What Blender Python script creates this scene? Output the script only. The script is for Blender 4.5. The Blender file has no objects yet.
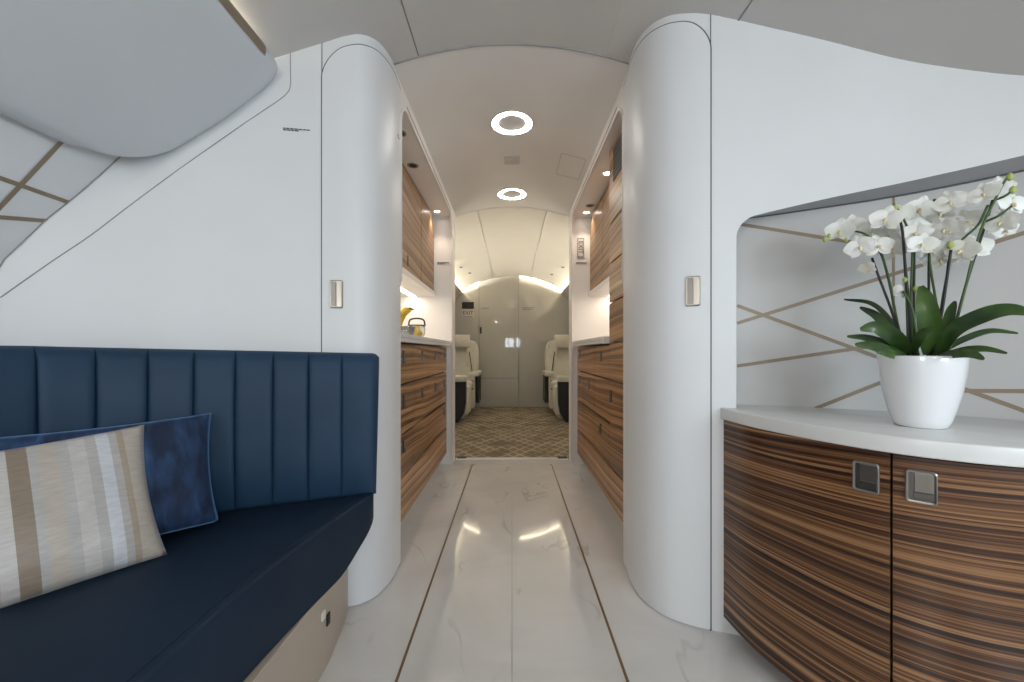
import bpy, bmesh, math, random
from mathutils import Vector, Matrix, noise
random.seed(7)
scene = bpy.context.scene
COL = scene.collection
PI = math.pi
EYE = 0.9           # camera height
F = 398.2           # focal length in pixels of a 1024 wide frame (14 mm lens)
HX, HY = 512.0, 352.0

# ------------------------------------------------------------------ materials
def mat(name, col=(.8, .8, .8), rough=.5, metal=0.0, **kw):
    m = bpy.data.materials.new(name); m.use_nodes = True
    b = m.node_tree.nodes['Principled BSDF']
    b.inputs['Base Color'].default_value = (*col, 1)
    b.inputs['Roughness'].default_value = rough
    b.inputs['Metallic'].default_value = metal
    for k, v in kw.items():
        b.inputs[k.replace('_', ' ')].default_value = v
    return m
def nodes(m):
    return m.node_tree.nodes, m.node_tree.links, m.node_tree.nodes['Principled BSDF']
def emis(name, col, s):
    m = bpy.data.materials.new(name); m.use_nodes = True
    b = m.node_tree.nodes['Principled BSDF']
    b.inputs['Base Color'].default_value = (.8, .8, .8, 1)
    b.inputs['Emission Color'].default_value = (*col, 1)
    b.inputs['Emission Strength'].default_value = s
    return m
def ramp(n, stops):
    r = n.new('ShaderNodeValToRGB')
    e = r.color_ramp.elements
    while len(e) < len(stops): e.new(.5)
    for el, (p, c) in zip(e, stops):
        el.position = p; el.color = (*c, 1)
    return r
def bump(n, l, b, src, strength, dist=.002):
    bp = n.new('ShaderNodeBump'); bp.inputs['Strength'].default_value = strength; bp.inputs['Distance'].default_value = dist
    l.new(src, bp.inputs['Height']); l.new(bp.outputs[0], b.inputs['Normal'])

def speck(name, col, rough, var=.03, scale=6, **kw):
    """painted surface with a very soft unevenness"""
    m = mat(name, col, rough, **kw); n, l, b = nodes(m)
    tc = n.new('ShaderNodeTexCoord'); no = n.new('ShaderNodeTexNoise'); no.inputs['Scale'].default_value = scale
    l.new(tc.outputs['Object'], no.inputs['Vector'])
    lo = tuple(c * (1 - var) for c in col); hi = tuple(min(1, c * (1 + var)) for c in col)
    r = ramp(n, [(.3, lo), (.7, hi)]); l.new(no.outputs['Fac'], r.inputs[0]); l.new(r.outputs[0], b.inputs['Base Color'])
    return m

def wood(name, ramp_stops, along=(.5, .5), zs=26, tilt=0.0, rough=.28, warp=.05, seed=0):
    m = mat(name, (.3, .18, .1), rough); n, l, b = nodes(m)
    tc = n.new('ShaderNodeTexCoord'); sp = n.new('ShaderNodeSeparateXYZ'); l.new(tc.outputs['Object'], sp.inputs[0])
    def math_(op, a, bb):
        q = n.new('ShaderNodeMath'); q.operation = op
        for i, v in enumerate((a, bb)):
            if isinstance(v, (int, float)): q.inputs[i].default_value = v
            else: l.new(v, q.inputs[i])
        return q.outputs[0]
    run = math_('ADD', math_('MULTIPLY', sp.outputs['X'], along[0]), math_('MULTIPLY', sp.outputs['Y'], along[1]))
    cw = n.new('ShaderNodeCombineXYZ'); l.new(run, cw.inputs[0]); l.new(math_('MULTIPLY', sp.outputs['Z'], 1.6), cw.inputs[2]); cw.inputs[1].default_value = seed
    nw = n.new('ShaderNodeTexNoise'); nw.inputs['Scale'].default_value = 1.7; nw.inputs['Detail'].default_value = 1.5
    l.new(cw.outputs[0], nw.inputs['Vector'])
    z2 = math_('ADD', math_('ADD', sp.outputs['Z'], math_('MULTIPLY', math_('SUBTRACT', nw.outputs['Fac'], .5), warp * 2)), math_('MULTIPLY', run, tilt))
    def layer(zscale, rscale, det, off):
        c = n.new('ShaderNodeCombineXYZ'); l.new(math_('MULTIPLY', run, rscale), c.inputs[0]); l.new(math_('MULTIPLY', z2, zscale), c.inputs[2]); c.inputs[1].default_value = off + seed
        t = n.new('ShaderNodeTexNoise'); t.inputs['Scale'].default_value = 1; t.inputs['Detail'].default_value = det; t.inputs['Roughness'].default_value = .6
        l.new(c.outputs[0], t.inputs['Vector']); return t.outputs['Fac']
    a = layer(zs, .5, 2.0, 3.1); c = layer(zs * 3.6, .8, 3.0, 9.7)
    f = math_('ADD', math_('MULTIPLY', a, .52), math_('MULTIPLY', c, .48))
    r = ramp(n, ramp_stops); l.new(f, r.inputs[0]); l.new(r.outputs[0], b.inputs['Base Color'])
    b.inputs['Coat Weight'].default_value = .1; b.inputs['Coat Roughness'].default_value = .15
    return m

M = {}
M['white'] = speck('white_lacquer', (.72, .73, .74), .42, .012)
M['bin'] = speck('bin_shell', (.58, .60, .625), .45, .012)
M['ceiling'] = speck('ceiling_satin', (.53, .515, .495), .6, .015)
M['ceiling_lit'] = speck('ceiling_satin_lit', (.74, .72, .69), .55, .012)  # paler copy of ceiling_satin; the aisle's brighter light is put in the colour
M['cream_ceiling'] = speck('cream_satin', (.76, .735, .66), .5, .015)
M['gloss_grey'] = speck('gloss_greige_panel', (.52, .505, .47), .035, .012)
M['lining'] = speck('wall_lining', (.70, .715, .73), .5, .012)
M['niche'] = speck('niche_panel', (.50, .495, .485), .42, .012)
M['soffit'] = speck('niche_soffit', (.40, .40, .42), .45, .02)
M['galley'] = speck('galley_white', (.80, .765, .735), .4, .012)
M['groove'] = mat('shadow_groove', (.10, .10, .105), .7)
M['groove_soft'] = mat('soft_groove', (.30, .295, .285), .7)
M['brass'] = mat('brushed_brass', (.30, .235, .165), .42, .55)
M['niche_brass'] = mat('niche_inlay_brass', (.235, .185, .13), .45, .35)
M['floor_brass'] = mat('floor_inlay', (.17, .105, .05), .45, .3)
M['chrome'] = mat('satin_nickel', (.29, .275, .25), .30, 1.0)
M['nickel_dark'] = mat('dark_nickel', (.16, .155, .145), .34, 1.0)
M['black'] = mat('black', (.012, .012, .012), .5)
M['seat_black'] = speck('black_leather', (.016, .016, .018), .45, .1)
M['text'] = mat('print_grey', (.10, .10, .10), .6)
M['text_dark'] = mat('print_dark', (.03, .02, .02), .6)
M['plate'] = mat('sign_plate', (.62, .58, .55), .45)
M['ring'] = emis('ring_light_glow', (1.0, .95, .88), 40.0)
M['spot_glow'] = emis('spot_glow', (1.0, .93, .82), 22.0)
M['led'] = emis('led_strip_glow', (1.0, .88, .72), 22.0)
M['led_cove'] = emis('cove_glow', (1.0, .86, .64), 22.0)
M['led_valance'] = emis('valance_glow', (1.0, .86, .68), 14)
M['window_glow'] = emis('daylight_pane', (.86, .94, 1.0), 15.0)
M['cream'] = speck('cream_leather', (.72, .69, .60), .5, .03, 20)
M['tan'] = speck('taupe_lacquer', (.42, .35, .285), .42, .02)
M['counter'] = speck('counter_white', (.70, .70, .69), .25, .03, 14)
M['pot'] = mat('white_glazed_ceramic', (.80, .81, .83), .12, Coat_Weight=.5)
M['stem'] = mat('orchid_stem_green', (.045, .09, .018), .5)
M['stem_dark'] = mat('orchid_stake_dark', (.012, .012, .011), .5)
M['bud'] = mat('orchid_bud_green', (.36, .42, .12), .5)
M['lip'] = mat('orchid_lip_yellow', (.66, .56, .30), .5)
M['bark'] = speck('bark', (.07, .045, .025), .9, .4, 60)
M['glass'] = mat('clear_glass', (.95, .97, .96), .03, Transmission_Weight=.92, IOR=1.3)
M['lemon'] = speck('lemon_peel', (.85, .58, .04), .4, .1, 80)
M['banana'] = speck('banana_peel', (.80, .52, .05), .45, .12, 30)
M['basket'] = mat('dark_bronze_wire', (.05, .02, .015), .4, .4)
M['wood_dark'] = wood('zebrano_credenza', [(.40, (.011, .004, .002)), (.47, (.052, .018, .006)), (.515, (.145, .062, .023)), (.565, (.255, .128, .054)), (.64, (.40, .23, .11))],
                      (.25, -.5), 60, -.025, .34, .03)
M['wood'] = wood('zebrano_galley', [(.38, (.075, .030, .011)), (.46, (.20, .095, .038)), (.54, (.40, .215, .098)), (.64, (.58, .35, .18))],
                 (.2, .7), 34, .05, .36, .035, 4.0)
M['wood_upper'] = wood('zebrano_upper', [(.38, (.10, .050, .022)), (.46, (.22, .12, .057)), (.54, (.35, .205, .105)), (.64, (.46, .29, .165))],
                 (.2, .7), 26, .10, .5, .05, 8.0)
M['wood_gap'] = mat('dark_shadow_gap', (.03, .013, .008), .6)

def m_marble():
    m = mat('polished_marble', (.6, .6, .58), .075); n, l, b = nodes(m)
    tc = n.new('ShaderNodeTexCoord')
    no = n.new('ShaderNodeTexNoise'); no.inputs['Scale'].default_value = 2.2; no.inputs['Detail'].default_value = 6; no.inputs['Distortion'].default_value = 1.1
    l.new(tc.outputs['Object'], no.inputs['Vector'])
    cloud = ramp(n, [(.35, (.55, .535, .515)), (.65, (.63, .615, .60))]); l.new(no.outputs['Fac'], cloud.inputs[0])
    vn = n.new('ShaderNodeTexNoise'); vn.inputs['Scale'].default_value = 1.9; vn.inputs['Detail'].default_value = 3; vn.inputs['Distortion'].default_value = .35
    mp = n.new('ShaderNodeMapping'); mp.inputs['Rotation'].default_value = (0, 0, .5); mp.inputs['Scale'].default_value = (1.9, .7, 1)
    l.new(tc.outputs['Object'], mp.inputs[0]); l.new(mp.outputs[0], vn.inputs['Vector'])
    vr = ramp(n, [(.488, (1, 1, 1)), (.4985, (.78, .77, .76)), (.5015, (.78, .77, .76)), (.512, (1, 1, 1))]); l.new(vn.outputs['Fac'], vr.inputs[0])
    msk = n.new('ShaderNodeTexNoise'); msk.inputs['Scale'].default_value = 3.1; l.new(tc.outputs['Object'], msk.inputs['Vector'])
    mr = ramp(n, [(.50, (0, 0, 0)), (.62, (1, 1, 1))]); l.new(msk.outputs['Fac'], mr.inputs[0])
    mx = n.new('ShaderNodeMix'); mx.data_type = 'RGBA'; mx.blend_type = 'MULTIPLY'
    l.new(mr.outputs[0], mx.inputs['Factor']); l.new(cloud.outputs[0], mx.inputs[6]); l.new(vr.outputs[0], mx.inputs[7])
    l.new(mx.outputs[2], b.inputs['Base Color'])
    b.inputs['Coat Weight'].default_value = .6; b.inputs['Coat Roughness'].default_value = .03
    return m
M['marble'] = m_marble()

def m_carpet():
    m = mat('trellis_carpet', (.25, .2, .14), .95); n, l, b = nodes(m)
    tc = n.new('ShaderNodeTexCoord'); sp = n.new('ShaderNodeSeparateXYZ'); l.new(tc.outputs['Object'], sp.inputs[0])
    def mt(op, a, bb=0.0):
        q = n.new('ShaderNodeMath'); q.operation = op
        for i, v in enumerate((a, bb)):
            if isinstance(v, (int, float)): q.inputs[i].default_value = v
            else: l.new(v, q.inputs[i])
        return q.outputs[0]
    u = mt('MULTIPLY', sp.outputs['X'], 9.0); v = mt('MULTIPLY', sp.outputs['Y'], 5.6)
    d1 = mt('LESS_THAN', mt('FRACT', mt('ADD', u, v)), .24)
    d2 = mt('LESS_THAN', mt('FRACT', mt('SUBTRACT', u, v)), .24)
    line = mt('MAXIMUM', d1, d2)
    no = n.new('ShaderNodeTexNoise'); no.inputs['Scale'].default_value = 5; no.inputs['Detail'].default_value = 4; l.new(tc.outputs['Object'], no.inputs['Vector'])
    brk = ramp(n, [(.36, (.1, .1, .1)), (.60, (.95, .95, .95))]); l.new(no.outputs['Fac'], brk.inputs[0])
    f = mt('MULTIPLY', line, brk.outputs[0])
    base = ramp(n, [(.3, (.17, .128, .080)), (.7, (.27, .215, .148))]); l.new(no.outputs['Fac'], base.inputs[0])
    mx = n.new('ShaderNodeMix'); mx.data_type = 'RGBA'; l.new(f, mx.inputs['Factor']); l.new(base.outputs[0], mx.inputs[6]); mx.inputs[7].default_value = (.44, .385, .31, 1)
    l.new(mx.outputs[2], b.inputs['Base Color'])
    fn = n.new('ShaderNodeTexNoise'); fn.inputs['Scale'].default_value = 260; l.new(tc.outputs['Object'], fn.inputs['Vector'])
    bump(n, l, b, fn.outputs['Fac'], .5, .003)
    return m
M['carpet'] = m_carpet()

def m_leather(name, c0, c1, rough=.5, scale=420):
    m = mat(name, c0, rough); n, l, b = nodes(m)
    tc = n.new('ShaderNodeTexCoord'); no = n.new('ShaderNodeTexNoise'); no.inputs['Scale'].default_value = 5; l.new(tc.outputs['Object'], no.inputs['Vector'])
    r = ramp(n, [(.35, c0), (.65, c1)]); l.new(no.outputs['Fac'], r.inputs[0]); l.new(r.outputs[0], b.inputs['Base Color'])
    b.inputs['Specular IOR Level'].default_value = .3
    fn = n.new('ShaderNodeTexNoise'); fn.inputs['Scale'].default_value = scale; l.new(tc.outputs['Object'], fn.inputs['Vector'])
    bump(n, l, b, fn.outputs['Fac'], .12, .001)
    return m
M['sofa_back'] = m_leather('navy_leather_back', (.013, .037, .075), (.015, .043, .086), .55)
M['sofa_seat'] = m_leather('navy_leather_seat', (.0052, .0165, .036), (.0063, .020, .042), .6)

def m_velvet():
    m = mat('blue_velvet', (.01, .04, .12), .75); n, l, b = nodes(m)
    tc = n.new('ShaderNodeTexCoord'); no = n.new('ShaderNodeTexNoise'); no.inputs['Scale'].default_value = 16; no.inputs['Detail'].default_value = 5; no.inputs['Distortion'].default_value = .3
    mp = n.new('ShaderNodeMapping'); mp.inputs['Scale'].default_value = (2.2, .8, 1); l.new(tc.outputs['Object'], mp.inputs[0]); l.new(mp.outputs[0], no.inputs['Vector'])
    r = ramp(n, [(.36, (.004, .013, .042)), (.56, (.010, .036, .10)), (.74, (.03, .088, .20))]); l.new(no.outputs['Fac'], r.inputs[0]); l.new(r.outputs[0], b.inputs['Base Color'])
    b.inputs['Sheen Weight'].default_value = .5; b.inputs['Sheen Tint'].default_value = (.25, .45, .8, 1); b.inputs['Sheen Roughness'].default_value = .35
    bump(n, l, b, no.outputs['Fac'], .5, .006)
    return m
M['velvet'] = m_velvet()

def m_stripes():
    # stripes run up the cushion: local X from the left edge to the right edge (metres)
    m = mat('striped_silk', (.6, .55, .5), .42); n, l, b = nodes(m)
    tc = n.new('ShaderNodeTexCoord'); sp = n.new('ShaderNodeSeparateXYZ'); l.new(tc.outputs['Object'], sp.inputs[0])
    mr = n.new('ShaderNodeMapRange'); mr.inputs['From Min'].default_value = -.25; mr.inputs['From Max'].default_value = .25
    l.new(sp.outputs['X'], mr.inputs['Value'])
    G, W, T, S, Lt = (.42, .405, .39), (.50, .475, .455), (.25, .195, .145), (.55, .565, .60), (.45, .40, .35)
    T2 = (.37, .30, .23)
    seq = [(0, T), (.1, W), (.2, Lt), (.3, G), (.4, T), (.47, Lt), (.515, W), (.556, T), (.612, G), (.640, Lt), (.692, G), (.729, W), (.780, G), (.814, S), (.856, G), (.886, T2), (.909, Lt)]
    r = n.new('ShaderNodeValToRGB'); r.color_ramp.interpolation = 'CONSTANT'
    e = r.color_ramp.elements
    while len(e) < len(seq): e.new(.5)
    for el, (p, c) in zip(e, seq): el.position = p; el.color = (*c, 1)
    l.new(mr.outputs[0], r.inputs[0]); 
    no = n.new('ShaderNodeTexNoise'); no.inputs['Scale'].default_value = 1
    mp = n.new('ShaderNodeMapping'); mp.inputs['Scale'].default_value = (40, 260, 40); l.new(tc.outputs['Object'], mp.inputs[0]); l.new(mp.outputs[0], no.inputs['Vector'])
    rr = ramp(n, [(.3, (.88, .88, .88)), (.7, (1.06, 1.06, 1.06))]); l.new(no.outputs['Fac'], rr.inputs[0])
    mx = n.new('ShaderNodeMix'); mx.data_type = 'RGBA'; mx.blend_type = 'MULTIPLY'; mx.inputs['Factor'].default_value = 1
    l.new(r.outputs[0], mx.inputs[6]); l.new(rr.outputs[0], mx.inputs[7]); l.new(mx.outputs[2], b.inputs['Base Color'])
    b.inputs['Sheen Weight'].default_value = .2
    bump(n, l, b, no.outputs['Fac'], .15, .002)
    return m
M['stripes'] = m_stripes()

def m_leaf():
    m = mat('orchid_leaf', (.03, .08, .02), .32); n, l, b = nodes(m)
    tc = n.new('ShaderNodeTexCoord'); no = n.new('ShaderNodeTexNoise'); no.inputs['Scale'].default_value = 14; l.new(tc.outputs['Object'], no.inputs['Vector'])
    r = ramp(n, [(.35, (.014, .040, .010)), (.65, (.060, .120, .024))]); l.new(no.outputs['Fac'], r.inputs[0]); l.new(r.outputs[0], b.inputs['Base Color'])
    return m
M['leaf'] = m_leaf()
def m_petal():
    m = mat('orchid_petal', (.84, .84, .82), .5); n, l, b = nodes(m)
    tc = n.new('ShaderNodeTexCoord'); no = n.new('ShaderNodeTexNoise'); no.inputs['Scale'].default_value = 30; l.new(tc.outputs['Object'], no.inputs['Vector'])
    r = ramp(n, [(.35, (.70, .71, .63)), (.65, (.84, .84, .83))]); l.new(no.outputs['Fac'], r.inputs[0]); l.new(r.outputs[0], b.inputs['Base Color'])
    b.inputs['Subsurface Weight'].default_value = .15; b.inputs['Subsurface Radius'].default_value = (.01, .01, .01)
    return m
M['petal'] = m_petal()

# ------------------------------------------------------------------ mesh helpers
class MB:
    def __init__(self): self.bm = bmesh.new()
    def add(self, verts, faces, smooth=False):
        vs = [self.bm.verts.new(v) for v in verts]
        for f in faces:
            try:
                q = self.bm.faces.new([vs[i] for i in f]); q.smooth = smooth
            except ValueError: pass
        return vs
    def grid(self, rows, smooth=True, closed_u=False, cap=False):
        nr, nc = len(rows), len(rows[0])
        vs = [v for r in rows for v in r]
        fs = []
        for i in range(nr - 1):
            for j in range(nc if closed_u else nc - 1):
                k = (j + 1) % nc
                fs.append((i * nc + j, i * nc + k, (i + 1) * nc + k, (i + 1) * nc + j))
        if cap:
            fs.append(tuple(range(nc))[::-1]); fs.append(tuple((nr - 1) * nc + j for j in range(nc)))
        self.add(vs, fs, smooth)
    def box(self, a, b, bev=0.0, seg=2, mtx=None):
        x0, x1 = sorted((a[0], b[0])); y0, y1 = sorted((a[1], b[1])); z0, z1 = sorted((a[2], b[2]))
        t = bmesh.new()
        vs = [t.verts.new(p) for p in ((x0, y0, z0), (x1, y0, z0), (x1, y1, z0), (x0, y1, z0), (x0, y0, z1), (x1, y0, z1), (x1, y1, z1), (x0, y1, z1))]
        for f in ((3, 2, 1, 0), (4, 5, 6, 7), (0, 1, 5, 4), (1, 2, 6, 5), (2, 3, 7, 6), (3, 0, 4, 7)): t.faces.new([vs[i] for i in f])
        if bev: bmesh.ops.bevel(t, geom=list(t.edges), offset=bev, segments=seg, profile=.6, affect='EDGES', clamp_overlap=True)
        self.merge(t, mtx)
    def merge(self, t, mtx=None):
        mp = {}
        for v in t.verts: mp[v] = self.bm.verts.new(mtx @ v.co if mtx else v.co)
        for f in t.faces:
            q = self.bm.faces.new([mp[v] for v in f.verts]); q.smooth = f.smooth
        t.free()
    def prism(self, poly, z0, z1, bev=0.0, seg=3, vertical=False):
        t = bmesh.new()
        lo = [t.verts.new((x, y, z0)) for x, y in poly]; hi = [t.verts.new((x, y, z1)) for x, y in poly]
        n = len(poly); rim = []
        t.faces.new(lo[::-1]); t.faces.new(hi)
        for i in range(n):
            q = t.faces.new((lo[i], lo[(i + 1) % n], hi[(i + 1) % n], hi[i])); q.smooth = True
        bmesh.ops.recalc_face_normals(t, faces=t.faces)
        if bev:
            es = [e for e in t.edges if abs(e.verts[0].co.z - e.verts[1].co.z) < 1e-6]
            bmesh.ops.bevel(t, geom=es, offset=bev, segments=seg, profile=.5, affect='EDGES', clamp_overlap=True)
        self.merge(t)
    def tube(self, pts, r, n=8, cap=True):
        pts = [Vector(p) for p in pts]
        rs = r if isinstance(r, (list, tuple)) else [r] * len(pts)
        rows = []; up = None
        for i, p in enumerate(pts):
            t = (pts[min(i + 1, len(pts) - 1)] - pts[max(i - 1, 0)]).normalized()
            if up is None: up = Vector((0, 0, 1)) if abs(t.z) < .9 else Vector((1, 0, 0))
            s = t.cross(up)
            if s.length < 1e-6: s = t.orthogonal()
            s.normalize(); up = s.cross(t).normalized()
            rows.append([p + (s * math.cos(2 * PI * k / n) + up * math.sin(2 * PI * k / n)) * rs[i] for k in range(n)])
        self.grid(rows, True, True, cap)
    def lathe(self, prof, c, n=32, cap=False):
        rows = [[Vector((c[0] + r * math.cos(2 * PI * k / n), c[1] + r * math.sin(2 * PI * k / n), c[2] + z)) for k in range(n)] for r, z in prof]
        self.grid(rows, True, True, cap)
    def build(self, name, m, parent=None, weld=False, sharp=None):
        if weld: bmesh.ops.remove_doubles(self.bm, verts=self.bm.verts, dist=1e-5)
        bmesh.ops.recalc_face_normals(self.bm, faces=self.bm.faces)
        me = bpy.data.meshes.new(name); self.bm.to_mesh(me); self.bm.free()
        if sharp: me.set_sharp_from_angle(angle=math.radians(sharp))
        me.materials.append(M[m] if isinstance(m, str) else m)
        o = bpy.data.objects.new(name, me); COL.objects.link(o)
        if parent is not None: put(o, parent)
        return o
def put(o, parent):
    o.parent = parent
    o.matrix_parent_inverse = world(parent).inverted()
def world(o):
    m = Matrix.LocRotScale(o.location, o.rotation_euler, o.scale)
    return (world(o.parent) @ o.matrix_parent_inverse @ m) if o.parent else m
def tag(o, label=None, cat=None, group=None, kind=None):
    if label: o['label'] = label
    if cat: o['category'] = cat
    if group: o['group'] = group
    if kind: o['kind'] = kind
    return o
def thing(name, loc, label, cat, group=None):
    o = bpy.data.objects.new(name, None); COL.objects.link(o); o.location = loc; o.empty_display_size = .05
    return tag(o, label, cat, group)
def struct(o): o['kind'] = 'structure'; return o

def catmull(pts, sub=8):
    P = [Vector((p[0], p[1], p[2] if len(p) > 2 else 0)) for p in pts]
    P = [P[0] * 2 - P[1]] + P + [P[-1] * 2 - P[-2]]
    out = []
    for i in range(1, len(P) - 2):
        a, b, c, d = P[i - 1], P[i], P[i + 1], P[i + 2]
        for k in range(sub):
            t = k / sub
            out.append(.5 * ((2 * b) + (c - a) * t + (2 * a - 5 * b + 4 * c - d) * t * t + (3 * b - a - 3 * c + d) * t ** 3))
    out.append(P[-2]); return out
class Path:
    """plan curve; at(s) gives the point and the tangent"""
    def __init__(self, pts, sub=8):
        self.p = catmull(pts, sub); self.s = [0.0]
        for a, b in zip(self.p, self.p[1:]): self.s.append(self.s[-1] + (b - a).length)
        self.L = self.s[-1]
    def at(self, s):
        s = max(0, min(self.L, s))
        for i in range(len(self.s) - 1):
            if s <= self.s[i + 1] or i == len(self.s) - 2:
                t = (s - self.s[i]) / (self.s[i + 1] - self.s[i]); break
        p = self.p[i].lerp(self.p[i + 1], t)
        def tg(j): return (self.p[min(j + 1, len(self.p) - 1)] - self.p[max(j - 1, 0)]).normalized()
        return p, tg(i).lerp(tg(i + 1), t).normalized()
    def off(self, s, d):
        """point moved d to the right-hand side of the direction of travel"""
        p, t = self.at(s); return Vector((p.x + t.y * d, p.y - t.x * d, 0))
    def find(self, ratio, lo=0.0):
        """arc length at which x/y reaches ratio (a bearing from the aisle centre)"""
        best = None
        for k in range(4001):
            s = lo + (self.L - lo) * k / 4000; p, _ = self.at(s)
            if p.y <= .02: continue
            e = abs(p.x / p.y - ratio)
            if best is None or e < best[0]: best = (e, s)
        return best[1]
def bear(px): return (px - HX) / F
def elev(py): return (HY - py) / F

def zc(x): return 2.14 - .357 * x * x       # the cabin vault
def lin(a, b, n): return [a + (b - a) * i / (n - 1) for i in range(n)]
def rrect(w, h, r, n=5):
    """rounded rectangle outline in 2-D"""
    out = []
    for cx, cy, a0 in ((w / 2 - r, h / 2 - r, 0), (-w / 2 + r, h / 2 - r, 90), (-w / 2 + r, -h / 2 + r, 180), (w / 2 - r, -h / 2 + r, 270)):
        for k in range(n + 1):
            a = math.radians(a0 + 90 * k / n); out.append((cx + r * math.cos(a), cy + r * math.sin(a)))
    return out
def frame(o, ex, ez):
    """matrix with local x along ex, local z along ez (y = the outward depth)"""
    ex = Vector(ex).normalized(); ez = Vector(ez).normalized(); ey = ez.cross(ex).normalized()
    return Matrix(((ex.x, ey.x, ez.x, o[0]), (ex.y, ey.y, ez.y, o[1]), (ex.z, ey.z, ez.z, o[2]), (0, 0, 0, 1)))

# ------------------------------------------------------------------ floor, ceiling
mb = MB(); mb.box((-1.45, -3.2, -.05), (1.45, 3.37, 0)); struct(mb.build('floor', 'marble'))
mb = MB(); mb.box((-1.2, 3.37, -.05), (1.2, 6.6, .004)); struct(mb.build('floor_carpet', 'carpet'))
mb = MB()
for s in (-1, 1): mb.box((s * .312, -3.0, -.002), (s * .320, 3.15, .0012))
for s in (-1, 1): mb.tube(catmull([(s * .316, 3.14, -.001), (s * .312, 3.175, -.001), (s * .30, 3.19, -.001)], 4), .0035, 6)
struct(mb.build('trim_floor_inlay', 'floor_brass'))
mb = MB(); mb.box((-.0011, -3, -.002), (.0011, 3.2, .0006))
for y in (-.2, 3.2): mb.box((-.47, y, -.002), (.47, y + .0025, .0006))
struct(mb.build('trim_floor_joint', 'groove_soft'))
mb = MB(); mb.box((-.47, 3.33, -.002), (.47, 3.375, .008), .002); struct(mb.build('trim_threshold', 'counter'))
mb = MB()
for s in (-1, 1): mb.box((s * .385, 3.335, .001), (s * .462, 3.385, .014), .002)
struct(mb.build('trim_threshold_block', 'black'))

def vault(name, y0, y1, x0, x1, m, t=.03, n=49):
    mb = MB(); xs = lin(x0, x1, n)
    mb.grid([[Vector((x, y, zc(x) + dz)) for x in xs] for y, dz in ((y0, t), (y0, 0), (y1, 0), (y1, t))])
    return struct(mb.build(name, m, sharp=40))
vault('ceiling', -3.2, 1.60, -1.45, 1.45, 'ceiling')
vault('ceiling_galley', 1.604, 3.40, -.62, .62, 'ceiling_lit')
vault('ceiling_vestibule', 3.40, 6.6, -.97, .97, 'cream_ceiling')
mb = MB()
mb.tube([(x, 1.602, zc(x) - .001) for x in lin(-.478, .478, 33)], .0042, 6)
struct(mb.build('trim_ceiling_joint', 'groove_soft'))
mb = MB()
for x, y0, y1 in ((-.375, -3, 1.6), (.72, -3, 1.30)):
    mb.tube([(x, y0, zc(x) - .0005), (x, y1, zc(x) - .0005)], .0022, 6)
struct(mb.build('trim_ceiling_seam', 'groove_soft'))
mb = MB(); mb.tube([(.375, -3, zc(.375)), (.375, 1.6, zc(.375))], .0012, 6)
for x in (-.30, .30): mb.tube([(x, 3.40, zc(x)), (x, 6.5, zc(x))], .002, 6)
mb.tube([(x, 3.40, zc(x) - .001) for x in lin(-.478, .478, 25)], .003, 6)
struct(mb.build('trim_ceiling_fine_seam', 'cream_ceiling'))

# ------------------------------------------------------------------ bulkheads
PR = Path([(.478, 1.70), (.476, 1.65), (.468, 1.58), (.468, 1.49), (.486, 1.415), (.527, 1.353), (.585, 1.313), (.64, 1.29), (.70, 1.272), (.80, 1.24), (.921, 1.192), (1.068, 1.124),
           (1.167, 1.056), (1.255, .976), (1.33, .88), (1.385, .76), (1.41, .6), (1.42, .3), (1.42, -1), (1.42, -3.1)])
PL = Path([(-.478, 1.70), (-.4775, 1.66), (-.475, 1.62), (-.478, 1.555), (-.498, 1.475), (-.535, 1.427), (-.585, 1.407), (-.674, 1.393), (-.809, 1.362), (-.94, 1.312), (-1.068, 1.235),
           (-1.167, 1.17), (-1.255, 1.09), (-1.33, 1.0), (-1.40, .88), (-1.44, .75)])
def wall_col(P, s, z0, z1, n, d=0.0):
    p = P.off(s, d); return [Vector((p.x, p.y, z)) for z in lin(z0, z1, n)]

# left bulkhead
mb = MB(); mb.grid([wall_col(PL, s, 0, zc(PL.at(s)[0].x) + .004, 2) for s in lin(0, PL.L, 120)])
struct(mb.build('wall_front_left', 'white'))
# right bulkhead, with the open niche above the credenza
NZ0 = .70; s_n = PR.find(bear(736.5)); s_e = PR.find(1.62)
xa, xb = PR.at(s_n)[0].x, PR.at(PR.find(1.286))[0].x
def ztop(s, back=False):
    k = (PR.at(s)[0].x - xa) / (xb - xa)
    z = EYE + ((.452 + .022 * k) if back else (.420 + .062 * k + .045 * max(0, k * (1 - k))))
    r = .055; ds = s - s_n
    if ds < r and not back: z -= r - math.sqrt(max(0, r * r - (r - ds) ** 2))
    return z
mb = MB()
mb.grid([wall_col(PR, s, 0, zc(PR.at(s)[0].x) + .004, 2) for s in lin(0, s_n, 60)])
ns = sorted(set([s_n + .055 * (i / 12) ** 2 for i in range(13)] + lin(s_n + .06, s_e, 50)))
mb.grid([wall_col(PR, s, 0, NZ0, 2) for s in ns])
mb.grid([wall_col(PR, s, ztop(s), zc(PR.at(s)[0].x) + .004, 2) for s in ns])
mb.grid([wall_col(PR, s, 0, zc(PR.at(s)[0].x) + .004, 2) for s in lin(s_e, PR.L, 30)])
DN = -.10   # niche depth (behind the wall face)
mb.grid([[Vector((*PR.off(s_n, d).xy, z)) for z in (NZ0, ztop(s_n) + .0, ztop(s_n, True))] for d in (0, DN * .5, DN)])     # jamb
mb.grid([[Vector((*PR.off(s_e, d).xy, z)) for z in (NZ0, ztop(s_e))] for d in (0, DN)])
struct(mb.build('wall_front_right', 'white'))
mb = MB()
mb.grid([[Vector((*PR.off(s, d).xy, z)) for d, z in ((0, ztop(s)), (-.02, ztop(s) + .2 * (ztop(s, True) - ztop(s))), (DN, ztop(s, True)))] for s in ns])
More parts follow.
